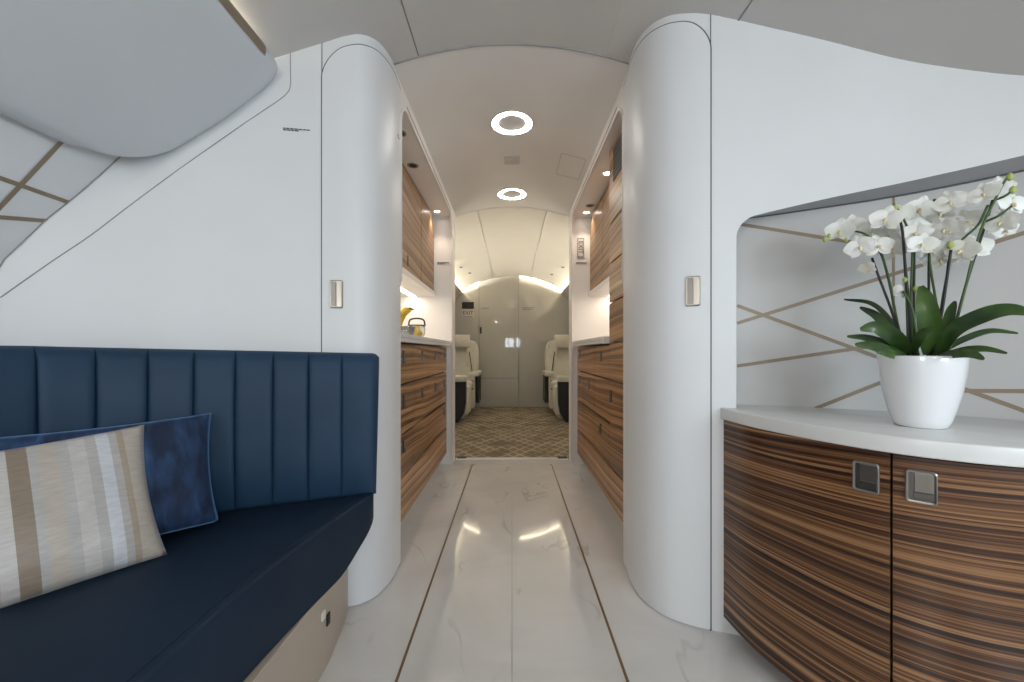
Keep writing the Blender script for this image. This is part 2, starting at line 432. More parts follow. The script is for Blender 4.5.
struct(mb.build('trim_niche_soffit', 'soffit'))
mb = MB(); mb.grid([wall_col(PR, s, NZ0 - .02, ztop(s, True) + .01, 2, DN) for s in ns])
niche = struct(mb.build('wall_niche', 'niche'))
mb = MB(); mb.tube([(*PR.off(s, DN + .002).xy, ztop(s, True) - .001) for s in ns], .0035, 6); mb.build('shadow_gap', 'groove', niche)
# inlaid strips on the niche panel
PN = Path([tuple(PR.off(s, DN).xy) for s in lin(s_n, s_e, 60)], 2)
def strip_on(P, pa, pb, w, d, name, m, parent, n=14, off=.0015):
    rows = []
    for k in range(n):
        t = k / (n - 1); r = bear(pa[0]) + (bear(pb[0]) - bear(pa[0])) * t; h = elev(pa[1]) + (elev(pb[1]) - elev(pa[1])) * t
        s = P.find(r); p, tg = P.at(s); rows.append((p.y * h + EYE, s))
    ss = [q[1] for q in rows]; zz = [q[0] for q in rows]
    mb = MB(); pts = []
    for k in range(n):
        a, b = max(k - 1, 0), min(k + 1, n - 1)
        ds, dz = ss[b] - ss[a], zz[b] - zz[a]; L = math.hypot(ds, dz) or 1
        us, uz = -dz / L * w / 2, ds / L * w / 2
        pts.append([Vector((*P.off(ss[k] + q * us, off).xy, zz[k] + q * uz)) for q in (-1, 1)])
    mb.grid(pts); return mb.build(name, m, parent)
for a, b in (((738, 224.0), (850, 242)), ((737, 323.3), (1145, 195)), ((737, 305.6), (1060, 424)), ((737, 366), (880, 345)), ((815, 408.5), (925, 365)), ((925, 390.5), (1145, 392)), ((893.5, 197), (893.6, 345))):
    strip_on(PN, a, b, (.011 if b[0] - a[0] > 5 else .006), 0, 'inlay_strip', 'niche_brass', niche)

# columns: the curved pocket doors
def column_door(name, P, px_seam, px_latch, py_latch, side, top_gap):
    s1 = P.find(bear(px_seam)); s0 = .004; o = .004 * side
    r = .085
    def zt(s):
        z = zc(P.at(s)[0].x) - top_gap
        ds = s1 - s
        if ds < r: z -= r - math.sqrt(max(0, r * r - (r - ds) ** 2))
        return z
    ss = sorted(set(lin(s0, s1 - r, 46) + [s1 - r * (1 - i / 14) ** 2 for i in range(15)]))
    mb = MB()
    mb.grid([[Vector((*P.off(s, o).xy, z)) for z in lin(.006, zt(s), 10)] for s in ss])
    mb.grid([[Vector((*P.off(s, q).xy, zt(s))) for s in ss] for q in (o, 0)])
    d = struct(mb.build(name, 'white', sharp=50))
    mb = MB()
    pts = [Vector((*P.off(s1, o * .5).xy, z)) for z in lin(.0, zt(s1), 8)] + [Vector((*P.off(s, o * .5).xy, zt(s) + .001)) for s in ss[::-1]]
    mb.tube(pts, .0026, 6); q = P.off(s1, o * .3); mb.tube([(q.x, q.y, zt(s1)), (q.x, q.y, zc(q.x))], .0013, 5); mb.build('shadow_gap', 'groove', d)
    s = P.find(bear(px_latch)); p, t = P.at(s); z = EYE + p.y * elev(py_latch)
    q = P.off(s, o); ex = Vector((t.x, t.y, 0)) * (1 if side > 0 else -1)
    mt = frame((q.x, q.y, z), ex, (0, 0, 1))
    W, H = .043, .098
    mb = MB(); out = rrect(W, H, .006, 3)
    for ya, yb in ((.002, -.006),):
        mb.grid([[mt @ Vector((x * k, y, zz * k)) for x, zz in out] for k, y in ((1, .002), (1, -.004), (.94, -.0065))], True, True, True)
    lt = mb.build('latch', 'chrome', d, sharp=30)
    mb = MB(); mb.box((W * .04, -.0100, -H * .46), (W * .42, -.0060, H * .40), .0012, 2, mt); mb.build('latch_flap', 'chrome', lt)
    mb = MB(); mb.box((-W * .40, -.0085, -H * .44), (W * .0, -.0062, H * .44), .0008, 1, mt); mb.build('latch_recess', 'nickel_dark', lt)
    return d
def latch_dir(): pass
column_door('door_1', PL, 322, 337, 294.5, -1, .040)
column_door('door_2', PR, 710.5, 693, 291.5, 1, .030)

# grooves on the left bulkhead
def on_wall(P, px, py, off=0.0):
    s = P.find(bear(px)); p, _ = P.at(s); z = EYE + p.y * elev(py); q = P.off(s, off); return Vector((q.x, q.y, z))
pl = [(0, 297.6), (49.5, 263), (91, 235), (125, 209), (160, 183), (199, 155), (239, 127), (262, 111.5), (279, 100), (288, 92), (290.5, 84), (290.5, 70), (290.5, 52)]
mb = MB(); mb.tube(catmull([on_wall(PL, *p) for p in pl], 4), .0015, 6); struct(mb.build('trim_left_groove', 'groove_soft'))

# left side lining, swept along the cabin
LP = [(.98, 1.80), (1.06, 1.66), (1.165, 1.464), (1.265, 1.258), (1.31, 1.14), (1.36, .9), (1.38, .5), (1.36, 0)]
def lining_x(z):
    for (xa_, za), (xb_, zb) in zip(LP, LP[1:]):
        if zb <= z <= za: return xa_ + (xb_ - xa_) * (za - z) / (za - zb)
    return LP[0][0]
mb = MB(); mb.grid([[Vector((-x, y, z)) for x, z in [(.98, 1.80)] + [(lining_x(z), z) for z in lin(1.79, 0, 40)]] for y in (-3.2, -1, 1.30)])
left_lining = struct(mb.build('wall_left', 'lining'))
def on_lining(px, py, off=.002):
    r, h = -bear(px), elev(py)
    lo, hi = .3, 1.6
    for _ in range(50):
        t = (lo + hi) / 2
        if r * t > lining_x(EYE + h * t): hi = t
        else: lo = t
    return Vector((-(r * t) + off, t, EYE + h * t))
for a, b in (((62.9, 139.5), (-150, 366)), ((-190, 110.4), (68, 202.5)), ((-190, 202.5), (47, 221))):
    pts = [on_lining(a[0] + (b[0] - a[0]) * k / 11, a[1] + (b[1] - a[1]) * k / 11) for k in range(12)]
    mb = MB(); rows = []
    for k in range(12):
        t = (pts[min(k + 1, 11)] - pts[max(k - 1, 0)]).normalized(); nrm = Vector((.9, 0, -.43)).normalized(); w = t.cross(nrm).normalized() * .0055
        rows.append([pts[k] - w, pts[k] + w])
    mb.grid(rows); mb.build('inlay_strip', 'brass', left_lining)
# joint between lining and bulkhead
jp = []
for k in range(14):
    z = 1.50 - .03 * k; x = lining_x(z)
    for i in range(len(PL.p) - 1):
        if PL.p[i].x >= -x >= PL.p[i + 1].x:
            f = (PL.p[i].x + x) / (PL.p[i].x - PL.p[i + 1].x); jp.append(Vector((-x + .002, PL.p[i].y + f * (PL.p[i + 1].y - PL.p[i].y) - .001, z))); break
mb = MB(); mb.tube(jp, .0014, 6); mb.build('lining_joint', 'groove_soft', left_lining)

# rear wall behind the camera, with three cabin windows that the glossy far panel mirrors
mb = MB(); mb.box((-1.45, -3.25, 0), (1.45, -3.2, 2.2)); struct(mb.build('wall_rear', 'white'))
for i, (x0, x1) in enumerate(((-.28, -.16), (-.12, .06), (.17, .32))):
    mb = MB(); mb.box((x0, -3.205, 1.10), (x1, -3.19, 1.46), .01); struct(mb.build('window_%d' % (i + 1), 'window_glow'))

# ------------------------------------------------------------------ galley shells (left s=-1, right s=+1)
D0, D1 = 1.705, 3.17
for s, side in ((-1, 'left'), (1, 'right')):
    # aisle panel with rounded opening
    mb = MB(); X = .478; zo = 1.982; r = .10
    def zop(y):
        d = min(y - D0, D1 - y)
        return zo - (r - math.sqrt(max(0, r * r - (r - d) ** 2))) if d < r else zo
    ys = sorted(set(lin(D0 + r, D1 - r, 12) + [D0 + r * (1 - math.cos(a)) for a in lin(0, PI / 2, 10)] + [D1 - r * (1 - math.cos(a)) for a in lin(0, PI / 2, 10)]))
    mb.grid([[Vector((s * X, y, z)) for z in (zop(y), zc(X) + .004)] for y in ys])
    mb.grid([[Vector((s * x, y, zop(y))) for x in (X, X + .014)] for y in ys])
    mb.grid([[Vector((s * X, y, z)) for z in (0, zc(X) + .004)] for y in (1.698, D0)])
    for y in (D0,): mb.grid([[Vector((s * x, y, z)) for z in (0, zo - r)] for x in (X, X + .014)])
    # jamb + partition towards the vestibule
    mb.grid([[Vector((s * X, y, z)) for z in (0, zc(X) + .004)] for y in (D1, 3.345)])
    for y in (3.35,): mb.grid([[Vector((s * x, y, z)) for z in (0, zc(x) + .004)] for x in lin(X + .004, 1.2, 9)])
    mb.grid([[Vector((s * x, D1, z)) for z in (0, zo - r)] for x in (X, X + .014)])
    struct(mb.build('wall_aisle_%s' % side, 'galley'))
    # raised rim around the opening
    mb = MB()
    mb.tube([(s * (X - .001), D0 + .004, 1.2)] + [(s * (X - .001), y, zop(y)) for y in ys] + [(s * (X - .001), D1, .02)], .0065, 8)
    struct(mb.build('trim_opening_%s' % side, 'galley'))
    mb = MB()
    mb.tube([(s * (X - .001), y, zop(y) + .028) for y in ys[9:-9]] + [(s * (X - .001), D1 + .02, zo - .06), (s * (X - .001), D1 + .028, 1.0), (s * (X - .001), D1 + .028, .02)], .0018, 6)
    struct(mb.build('trim_opening_groove_%s' % side, 'groove_soft'))
    # niche shell
    mb = MB(); XB = 1.03
    mb.grid([[Vector((s * x, 3.186, z)) for z in (0, 1.982)] for x in (X + .005, XB)], False)
    mb.grid([[Vector((s * x, D0 - .01, z)) for z in (0, 1.982)] for x in (X + .01, XB)], False)
    mb.grid([[Vector((s * XB, y, z)) for z in (0, 1.982)] for y in (D0 - .01, 3.186)], False)
    mb.grid([[Vector((s * x, y, 1.978)) for x in (X + .005, XB)] for y in (D0 - .01, 3.186)], False)
    struct(mb.build('wall_galley_%s' % side, 'galley'))
    # end of the outer fuselage void so that no light leaks in
    mb = MB(); mb.box((s * 1.04, 1.55, 0), (s * 1.06, 3.4, 2.1)); struct(mb.build('wall_hull_%s' % side, 'galley'))

# ------------------------------------------------------------------ vestibule beyond the galley
FW = 6.5
mb = MB()
xs = lin(-.97, .97, 30)
mb.grid([[Vector((x, FW, z)) for z in (0, zc(x) + .01)] for x in xs])
far = struct(mb.build('wall_back', 'gloss_grey'))
LQ = [(.80, 1.865), (.83, 1.835), (.90, 1.76), (.99, 1.60), (1.06, 1.35), (1.09, 1.0), (1.07, .5), (1.0, 0)]
for s, side in ((-1, 'left'), (1, 'right')):
    mb = MB(); mb.grid([[Vector((s * p.x, y, p.y)) for p in catmull(LQ, 4)] for y in (3.34, FW)])
    struct(mb.build('wall_vestibule_%s' % side, 'gloss_grey'))
    mb = MB(); mb.grid([[Vector((s * x, y, z)) for x, z in ((.845, 1.838), (.885, 1.825))] for y in (3.5, FW - .02)], False)
    o = mb.build('cove_light', 'led_cove'); tag(o, 'warm cove light strip along the %s edge of the far vaulted ceiling' % side, 'light strip', 'cove lights')
    mb = MB(); mb.box((s * 1.1, 3.34, 0), (s * 1.12, FW + .1, 2.2)); struct(mb.build('wall_hull_back_%s' % side, 'galley'))
for x0, x1, lab in ((.125, .775, 'right of the grey door'), (-.775, -.53, 'left of the grey door')):
    mb = MB(); n = 14
    mb.grid([[Vector((x, y, zc(x) - dz)) for x in lin(x0, x1, n)] for y, dz in ((FW - .028, .004), (FW - .012, .008))], False)
    tag(mb.build('cove_light', 'led_cove'), 'curved warm light strip above the far grey wall, ' + lab, 'light strip', 'cove lights')
# far door
mb = MB(); xd0, xd1 = -.535, .108
rows = [[Vector((x, FW - .022, z)) for z in (.012, .47)] for x in lin(xd0 + .004, xd1 - .004, 3)]
mb.grid(rows)
mb.grid([[Vector((x, FW - .022, z)) for z in (.478, zc(x) - .012)] for x in lin(xd0 + .004, xd1 - .004, 16)])
mb.grid([[Vector((xd0 + .004, FW - q, z)) for z in (.012, zc(xd0) - .012)] for q in (.022, 0)])
mb.grid([[Vector((xd1 - .004, FW - q, z)) for z in (.012, zc(xd1) - .012)] for q in (.022, 0)])
mb.grid([[Vector((x, FW - q, zc(x) - .012)) for x in lin(xd0 + .004, xd1 - .004, 16)] for q in (.022, 0)])
door = struct(mb.build('door_3', 'gloss_grey', sharp=30))
mb = MB()
mb.box((xd0 - .006, FW - .016, 0), (xd0 + .003, FW - .001, zc(xd0))); mb.box((xd1 - .002, FW - .016, 0), (xd1 + .004, FW - .001, zc(xd1)))
mb.box((xd0, FW - .0235, .468), (xd1, FW - .001, .479))
mb.build('shadow_gap', 'groove_soft', door)
mb = MB(); mb.box((-.520, FW - .030, 1.20), (-.495, FW - .02, 1.305), .004); mb.build('door_handle', 'black', door)

def bars(mb, x, y, z, w, rows, h=.008, gap=.014, ax=(1, 0, 0), ny=(0, -1, 0)):
    """rows of tiny printed words too small to read"""
    ax = Vector(ax); ny = Vector(ny); up = Vector((0, 0, 1))
    for i in range(rows):
        u = 0.0; end = w * (1 if i == 0 else random.uniform(.6, .95))
        while u < end:
            k = min(random.uniform(.08, .2) * w, end - u)
            a = Vector((x, y, z - i * gap)) + ax * u; b = a + ax * k * .85
            mb.add([a, b, b - up * h, a - up * h], [(0, 1, 2, 3)]); u += k
def text_obj(name, s, size, mt, m, parent):
    cu = bpy.data.curves.new(name, 'FONT'); cu.body = s; cu.size = size; cu.align_x = 'CENTER'; cu.align_y = 'CENTER'; cu.extrude = .0004
    t = bpy.data.objects.new(name + '_tmp', cu); COL.objects.link(t)
    bpy.context.view_layer.update()
    me = bpy.data.meshes.new_from_object(t.evaluated_get(bpy.context.evaluated_depsgraph_get()))
    bpy.data.objects.remove(t); bpy.data.curves.remove(cu)
    me.transform(mt); me.materials.clear(); me.materials.append(M[m])
    o = bpy.data.objects.new(name, me); COL.objects.link(o); put(o, parent); return o
# lit exit sign on the far wall
sg = thing('exit_sign', (-.72, FW, 1.5), 'small EXIT sign with dark display on the far wall left of the grey door', 'sign')
mb = MB(); mb.box((-.815, FW - .012, 1.455), (-.62, FW, 1.60), .004); mb.build('sign_plate', 'plate', sg)
mb = MB(); mb.box((-.815, FW - .016, 1.605), (-.62, FW, 1.715), .005); mb.build('display', 'black', sg)
text_obj('lettering', 'EXIT', .085, frame((-.7175, FW - .0135, 1.535), (1, 0, 0), (0, -1, 0)), 'text_dark', sg)
mb = MB(); bars(mb, -.80, FW - .0135, 1.478, .16, 1, .012); mb.build('small_print', 'text', sg)
mb = MB(); bars(mb, .17, FW - .003, 1.63, .20, 2, .018, .028); tag(mb.build('placard', 'groove_soft'), 'faint two-line placard print on the far grey wall right of the door', 'placard')
mb = MB(); bars(mb, -.50, FW - .0245, 1.62, .13, 1, .02); tag(mb.build('placard', 'groove_soft'), 'faint placard print near the top left of the far grey door', 'placard')
# little fittings on the far vault
for i, (x, y) in enumerate(((-.66, 5.1), (-.70, 4.6), (-.60, 5.6), (.66, 5.1), (.70, 4.6), (.58, 5.75))):
    mb = MB(); mb.lathe([(0, -.006), (.020, -.005), (.024, 0), (.024, .004)], (x, y, zc(x) - .002), 12)
    tag(mb.build('air_nozzle', 'nickel_dark'), 'tiny round nozzle in the far vaulted ceiling, %s side, %s' % ('left' if x < 0 else 'right', ('middle of three', 'nearest of three', 'farthest of three')[i % 3]), 'air nozzle', 'ceiling nozzles')

# crew seats
def crew_seat(s, lab):
    t = thing('crew_seat', (s * .72, 5.7, .004), lab, 'seat', 'crew seats at the far end')
    def bx(x0, x1, y0, y1, z0, z1, b): return ((s * x0, y0, z0), (s * x1, y1, z1), b)
    mb = MB(); mb.box(*bx(.545, .94, 5.35, 6.0, .38, .50, .04), 3); mb.build('seat_cushion', 'cream', t, sharp=40)
    # reclined back as a swept slab
    def slab(x0a, x0b, x1, zs, ys, th, m, name, sm=3):
        mb = MB(); rows = []
        for k, (z, y) in enumerate(zip(zs, ys)):
            f = k / (len(zs) - 1); xa_ = x0a + (x0b - x0a) * f
            pr = rrect(x1 - xa_, th, min(th * .45, .03), 3)
            rows.append([Vector((s * ((x1 + xa_) / 2 + u), y + v, z)) for u, v in pr])
        c0 = rows[0]; mb.grid(rows, True, True, True); return mb.build(name, m, t, sharp=50)
    slab(.60, .665, .94, (.48, .70, .90, 1.02), (5.92, 6.02, 6.08, 6.10), .10, 'cream', 'backrest')
    slab(.635, .640, .95, (.965, .99, 1.10, 1.145, 1.16), (6.00, 5.985, 6.0, 6.02, 6.04), .12, 'cream', 'headrest')
    mb = MB()   # rounded aisle-side shell wing
    prof = [(p.x, p.y) for p in catmull([(.515, .58), (.508, .70), (.508, .82), (.516, .94), (.538, 1.02), (.575, 1.062), (.63, 1.075)], 4)] + [(.66, 1.07), (.66, .58)]
    mb.grid([[Vector((s * (x + (.02 if q else 0)), y, z - (.015 if q else 0))) for x, z in prof] for y, q in ((5.96, 1), (5.975, 0), (6.2, 0))], True, True, True); mb.build('shell_wing', 'cream', t, sharp=50)
    mb = MB(); mb.tube([(s * .585, 5.86, .60), (s * .622, 5.95, .8), (s * .655, 5.975, .97)], .007, 6); mb.build('shadow_seam', 'seat_black', t)
    mb = MB()   # far arm: black body
    mb.box(*bx(.475, .53, 5.75, 6.15, .16, .585, .02)); mb.build('arm_body', 'seat_black', t)
    mb = MB(); mb.box(*bx(.462, .60, 5.60, 6.15, .555, .62, .02), 3); mb.build('arm_pad', 'cream', t, sharp=40)
    mb = MB(); mb.box(*bx(.53, .62, 5.62, 5.80, .10, .56, .02), 3); mb.build('side_panel', 'cream', t, sharp=40)
    mb = MB(); mb.box(*bx(.548, .59, 5.60, 5.625, .37, .50, .004)); mb.build('control_panel', 'nickel_dark', t)
    mb = MB()
    poly = [(.95, .03), (.665, .03), (.60, .13), (.575, .26), (.57, .53), (.95, .53)]
    mb.grid([[Vector((s * x, y, z)) for x, z in poly] for y in (4.92, 5.02)], False, True, True); mb.build('arm_body', 'seat_black', t)
    mb = MB(); mb.box(*bx(.565, .96, 4.90, 5.06, .53, .605, .025), 3); mb.build('arm_pad', 'cream', t, sharp=40)
    mb = MB(); mb.box(*bx(.555, .64, 5.10, 5.45, .09, .46, .03), 3); mb.build('leg_panel', 'cream', t, sharp=40)
    mb = MB(); mb.box(*bx(.62, .92, 5.3, 6.0, .005, .38, .02)); mb.build('pedestal', 'cream', t)
    return t
crew_seat(-1, 'cream leather crew seat with black arm panels on the left of the far doorway')
crew_seat(1, 'cream leather crew seat with black arm panels on the right of the far doorway')

# ------------------------------------------------------------------ galley furniture
def pull(mb_parent, s, x, y, z, h=.058):
    mb = MB(); mb.box((s * (x + .003), y - .008, z - h / 2), (s * (x - .008), y + .006, z + h / 2), .001, 1); a = mb.build('handle', 'nickel_dark', mb_parent)
    mb = MB(); mb.box((s * (x + .002), y - .006, z - h * .5), (s * (x - .016), y + .008, z - h * .10), .002, 1); mb.build('handle_lip', 'chrome', a)
    return a
def front(s, name, parent, y0, y1, z0, z1, x=.52, m='wood', g=.0018, gz=.005):
    mb = MB(); mb.box((s * x, y0 + g, z0 + gz), (s * (x + .02), y1 - g, z1 - gz), .0012, 1); return mb.build(name, m, parent)
def base_unit(s, y0, y1, fronts, lab, group):
    t = thing('base_cabinet', (s * .76, (y0 + y1) / 2, 0), lab, 'cabinet', group)
    mb = MB(); mb.box((s * .542, y0 + .001, .09), (s * 1.0, y1 - .001, .94)); mb.build('carcass', 'wood_gap', t)
    mb = MB(); mb.box((s * .575, y0 + .001, 0), (s * .59, y1 - .001, .09)); mb.build('toe_kick', 'counter', t)
    for nm, z0, z1, hs in fronts:
        d = front(s, nm, t, y0, y1, z0, z1)
        for hy, hz in hs: pull(d, s, .52, hy, hz)
    return t
order = ('nearest the camera', 'second from the camera', 'third from the camera', 'farthest from the camera')
LE = (1.76, 2.09, 2.485, 2.88, 3.168)
for i, hy in enumerate((1.895, 2.29, 2.68, 3.03)):
    a, b = LE[i], LE[i + 1]
    base_unit(-1, a, b, [('drawer', .745, .942, [(hy, .878)]), ('drawer', .507, .745, [(hy, .665)]), ('drawer', .303, .507, [(hy, .45)] if i in (0, 3) else []), ('drawer', .093, .303, [])],
              'striped walnut drawer unit in the left galley, ' + order[i], 'left galley base cabinets')
RE = (2.13, 2.51, 2.88, 3.168)
order3 = ('next to the tall cabinet', 'middle one of three', 'farthest from the camera')
hs = ([(2.31, .875)], [], [(3.03, .885)])
h2 = ([], [(2.68, .68)], [(3.03, .69)])
h3 = ([(2.325, .45)], [], [])
for i in range(3):
    base_unit(1, RE[i], RE[i + 1], [('drawer', .752, .942, hs[i]), ('door', .52, .752, h2[i]), ('door', .295, .52, h3[i]), ('drawer', .093, .295, [])],
              'striped walnut base cabinet in the right galley, ' + order3[i], 'right galley base cabinets')
t = thing('tall_cabinet', (.76, 1.94, 0), 'tall striped walnut cabinet with black vent at its top, right galley', 'cabinet')
mb = MB(); mb.box((.542, 1.76, .09), (1.0, 2.129, 1.974)); mb.build('carcass', 'wood', t)
mb = MB(); mb.box((.575, 1.76, 0), (.59, 2.13, .09)); mb.build('toe_kick', 'counter', t)
for z0, z1, hp in ((.093, .295, None), (.295, .752, (2.08, .67)), (.752, .95, None), (.95, 1.16, None), (1.16, 1.366, None), (1.366, 1.576, None), (1.576, 1.972, None)):
    d = front(1, 'door', t, 1.76, 2.13, z0, z1, .52, 'wood', .001, .004)
    if hp: pull(d, 1, .52, *hp)
v = MB(); v.box((.517, 1.78, 1.77), (.525, 2.04, 1.94), .003); v = v.build('vent_panel', 'black', t)
mb = MB()
for k in range(6): mb.box((.515, 1.79, 1.785 + .026 * k), (.518, 2.03, 1.789 + .026 * k))
mb.build('vent_slats', 'nickel_dark', v)

for s, y0, side in ((-1, 1.75, 'left'), (1, 2.134, 'right')):
    t = thing('countertop', (s * .76, (y0 + 3.17) / 2, .945), 'white stone galley counter on the %s of the aisle' % side, 'countertop')
    mb = MB(); mb.box((s * .488, y0, .945), (s * 1.02, 3.168, .985), .003); mb.build('slab', 'counter', t)
    mb = MB(); mb.box((s * .487, y0, .9635), (s * .4885, 3.168, .9665)); mb.build('edge_groove', 'groove_soft', t)
    # wall cabinet
    t = thing('wall_cabinet', (s * .8, 2.5, 1.38), 'walnut galley wall cabinet with rounded end on the %s of the aisle' % side, 'cabinet')
    X = .62; z0, z1 = 1.38, 1.972; yf = 3.165; R = .17
    def door_mesh(ya, yb, round_far):
        poly = [(ya, z0), (yb, z0)]
        if round_far: poly += [(yb - R + R * math.cos(a), z1 - R + R * math.sin(a)) for a in lin(0, PI / 2, 9)]
        else: poly += [(yb, z1)]
        poly += [(ya, z1)]
        mb = MB(); mb.grid([[Vector((s * x, y, z)) for y, z in poly] for x in (X, X + .02)], False, True, True); return mb
    yd = (1.76 if s < 0 else 2.134, 2.24, 2.72, yf)
    for i in range(3):
        d = door_mesh(yd[i] + .003, yd[i + 1] - (.006 if i < 2 else 0), i == 2).build('door', 'wood_upper', t)
        hy = yd[i + 1] - .035 if i == 0 else yd[i] + .06
        if i < 2:
            hy = 2.37 if i == 1 else 2.18
            mb = MB(); mb.box((s * (X - .002), hy - .008, 1.41), (s * (X + .004), hy + .008, 1.475), .001, 1); mb.build('finger_pull', 'wood_gap', d)
    mb = MB(); c = [(yd[0], z0), (yf - .002, z0), (yf - .002, z1 - R), (yf - R, z1 - .002), (yd[0], z1 - .002)]
    mb.grid([[Vector((s * x, y, z)) for y, z in c] for x in (X + .021, 1.0)], False, True, True); mb.build('carcass', 'wood_gap', t)
    # white shelf with light strip under the wall cabinet
    t = thing('light_shelf', (s * .8, 2.5, 1.34), 'white shelf with glowing strip beneath the wall cabinet, %s galley' % side, 'shelf')
    mb = MB(); mb.box((s * .612, yd[0], 1.342), (s * 1.02, 3.18, 1.378), .003); mb.build('board', 'galley', t)
    mb = MB(); mb.box((s * .765, yd[0] + .02, 1.3385), (s * .80, 3.16, 1.343)); mb.build('led_strip', 'led', t)

# downlights in the galley soffits
def downlight(x, y, z, lit, lab, r=.022):
    t = thing('downlight', (x, y, z), lab, 'downlight', 'galley downlights')
    mb = MB(); mb.lathe([(r * 1.45, 0), (r * 1.45, -.003), (r * 1.1, -.004), (r * .95, -.001)], (x, y, z), 20); mb.build('bezel', 'chrome' if not lit else 'galley', t)
    mb = MB(); mb.lathe([(.0005, -.0015), (r * 1.0, -.0015)], (x, y, z), 20, False); mb.build('lens', 'spot_glow' if lit else 'black', t)
    if lit:
        l = bpy.data.lights.new('spot', 'SPOT'); l.energy = 4.5; l.color = (1, .86, .68); l.spot_size = 1.7; l.spot_blend = .8; l.shadow_soft_size = .02
        o = bpy.data.objects.new('spot_lamp', l); COL.objects.link(o); o.location = (x, y, z - .012); put(o, t); o.location = (0, 0, -.012); o.matrix_parent_inverse = Matrix.Identity(4)
ZS = 1.978
downlight(-.572, 2.30, ZS, False, 'dark eyeball downlight in the left galley soffit, farther of the two')
downlight(-.552, 1.96, ZS, False, 'dark eyeball downlight in the left galley soffit beside the column')
downlight(-.574, 3.05, ZS, True, 'lit downlight at the far end of the left galley soffit')
downlight(.574, 2.40, ZS, True, 'lit downlight beside the tall cabinet in the right galley soffit')
downlight(.574, 2.93, ZS, False, 'dark eyeball downlight in the right galley soffit')
downlight(.574, 3.075, ZS, True, 'lit downlight at the far end of the right galley soffit')

# ring lights
for y, lab in ((2.155, 'glowing ring light in the aisle ceiling, nearer of the two'), (3.12, 'glowing ring light in the aisle ceiling, farther of the two')):
    t = thing('ring_light', (0, y, 2.14), lab, 'ceiling light', 'ring lights')
    def zr(r, a, dz): x = r * math.cos(a); return Vector((x, y + r * math.sin(a), zc(x) + dz))
    def ring(prof, nm, m):
        mb = MB(); mb.grid([[zr(r, 2 * PI * k / 48, dz) for k in range(48)] for r, dz in prof], True, True); mb.build(nm, m, t)
    ring([(.078, 0), (.0785, -.004), (.108, -.004), (.109, 0)], 'diffuser', 'ring')
    ring([(.001, -.0012), (.078, -.0012)], 'centre_disc', 'ceiling')
    ring([(.108, -.0045), (.113, -.0035), (.114, .001)], 'bezel', 'ceiling')
# speaker grille and access panel in the ceiling
mb = MB(); mb.box((-.05, 2.50, 2.133), (.05, 2.62, 2.1385), .002); tag(mb.build('speaker_grille', 'ceiling'), 'faint square speaker grille between the two ring lights', 'speaker')
mb = MB(); ap = [(x, y) for x, y in ((.30, 2.42), (.45, 2.42), (.45, 2.70), (.30, 2.70))]
for (xa_, ya_), (xb_, yb_) in zip(ap, ap[1:] + ap[:1]):
    mb.tube([(xa_ + (xb_ - xa_) * k / 6, ya_ + (yb_ - ya_) * k / 6, zc(xa_ + (xb_ - xa_) * k / 6) - .0005) for k in range(7)], .0012, 5)
tag(mb.build('access_panel', 'groove_soft'), 'thin outlined access hatch in the aisle ceiling, right side', 'hatch')

# signs in the galleys
sg = thing('exit_sign', (.535, 3.18, 1.75), 'narrow upright EXIT sign on the white end wall of the right galley', 'sign')
px0, px1 = .515, .556
mb = MB(); mb.box((.519, 3.18, 1.655), (.579, 3.186, 1.815), .002); mb.build('sign_plate', 'plate', sg)
mb = MB(); o = rrect(.046, .146, .006, 3)
mb.tube([(.549 + a, 3.1795, 1.735 + b) for a, b in o + o[:1]], .002, 5); mb.build('border', 'text_dark', sg)
text_obj('lettering', 'EXIT', .050, frame((.549, 3.1788, 1.735), (0, 0, -1), (0, -1, 0)), 'text_dark', sg)
mb = MB(); mb.box((.508, 3.182, 1.600), (.600, 3.186, 1.622), .001); sg = mb.build('placard', 'plate'); tag(sg, 'thin placard below the upright EXIT sign in the right galley', 'placard')
mb = MB(); bars(mb, .512, 3.1815, 1.616, .082, 1, .009); mb.build('print', 'text_dark', sg)
mb = MB(); mb.box((-.600, 3.182, 1.600), (-.500, 3.186, 1.622), .001); sg = mb.build('placard', 'plate'); tag(sg, 'thin placard on the white end wall of the left galley', 'placard')
mb = MB(); bars(mb, -.596, 3.1815, 1.617, .09, 2, .006, .009); mb.build('print', 'text_dark', sg)
mb = MB()
a = on_wall(PL, 283, 127.6, -.0008); b = on_wall(PL, 310, 129.8, -.0008); ax = (b - a).normalized()
for r in range(2):
    u = 0; L = (b - a).length * (1 if r == 0 else .55)
    while u < L:
        k = random.uniform(.008, .016); p = a + ax * u - Vector((0, 0, .0055 * r)); q = p + ax * k * .85; mb.add([p, q, q - Vector((0, 0, .0042)), p - Vector((0, 0, .0042))], [(0, 1, 2, 3)]); u += k
tag(mb.build('placard', 'text'), 'tiny two-line printed notice on the left white bulkhead', 'placard')
mb = MB(); mb.box((-.4725, 1.645, 1.79), (-.4712, 1.668, 1.792)); mb.box((-.4725, 1.645, 1.80), (-.4712, 1.660, 1.802)); tag(mb.build('placard', 'text'), 'tiny printed mark high on the left white column', 'placard')

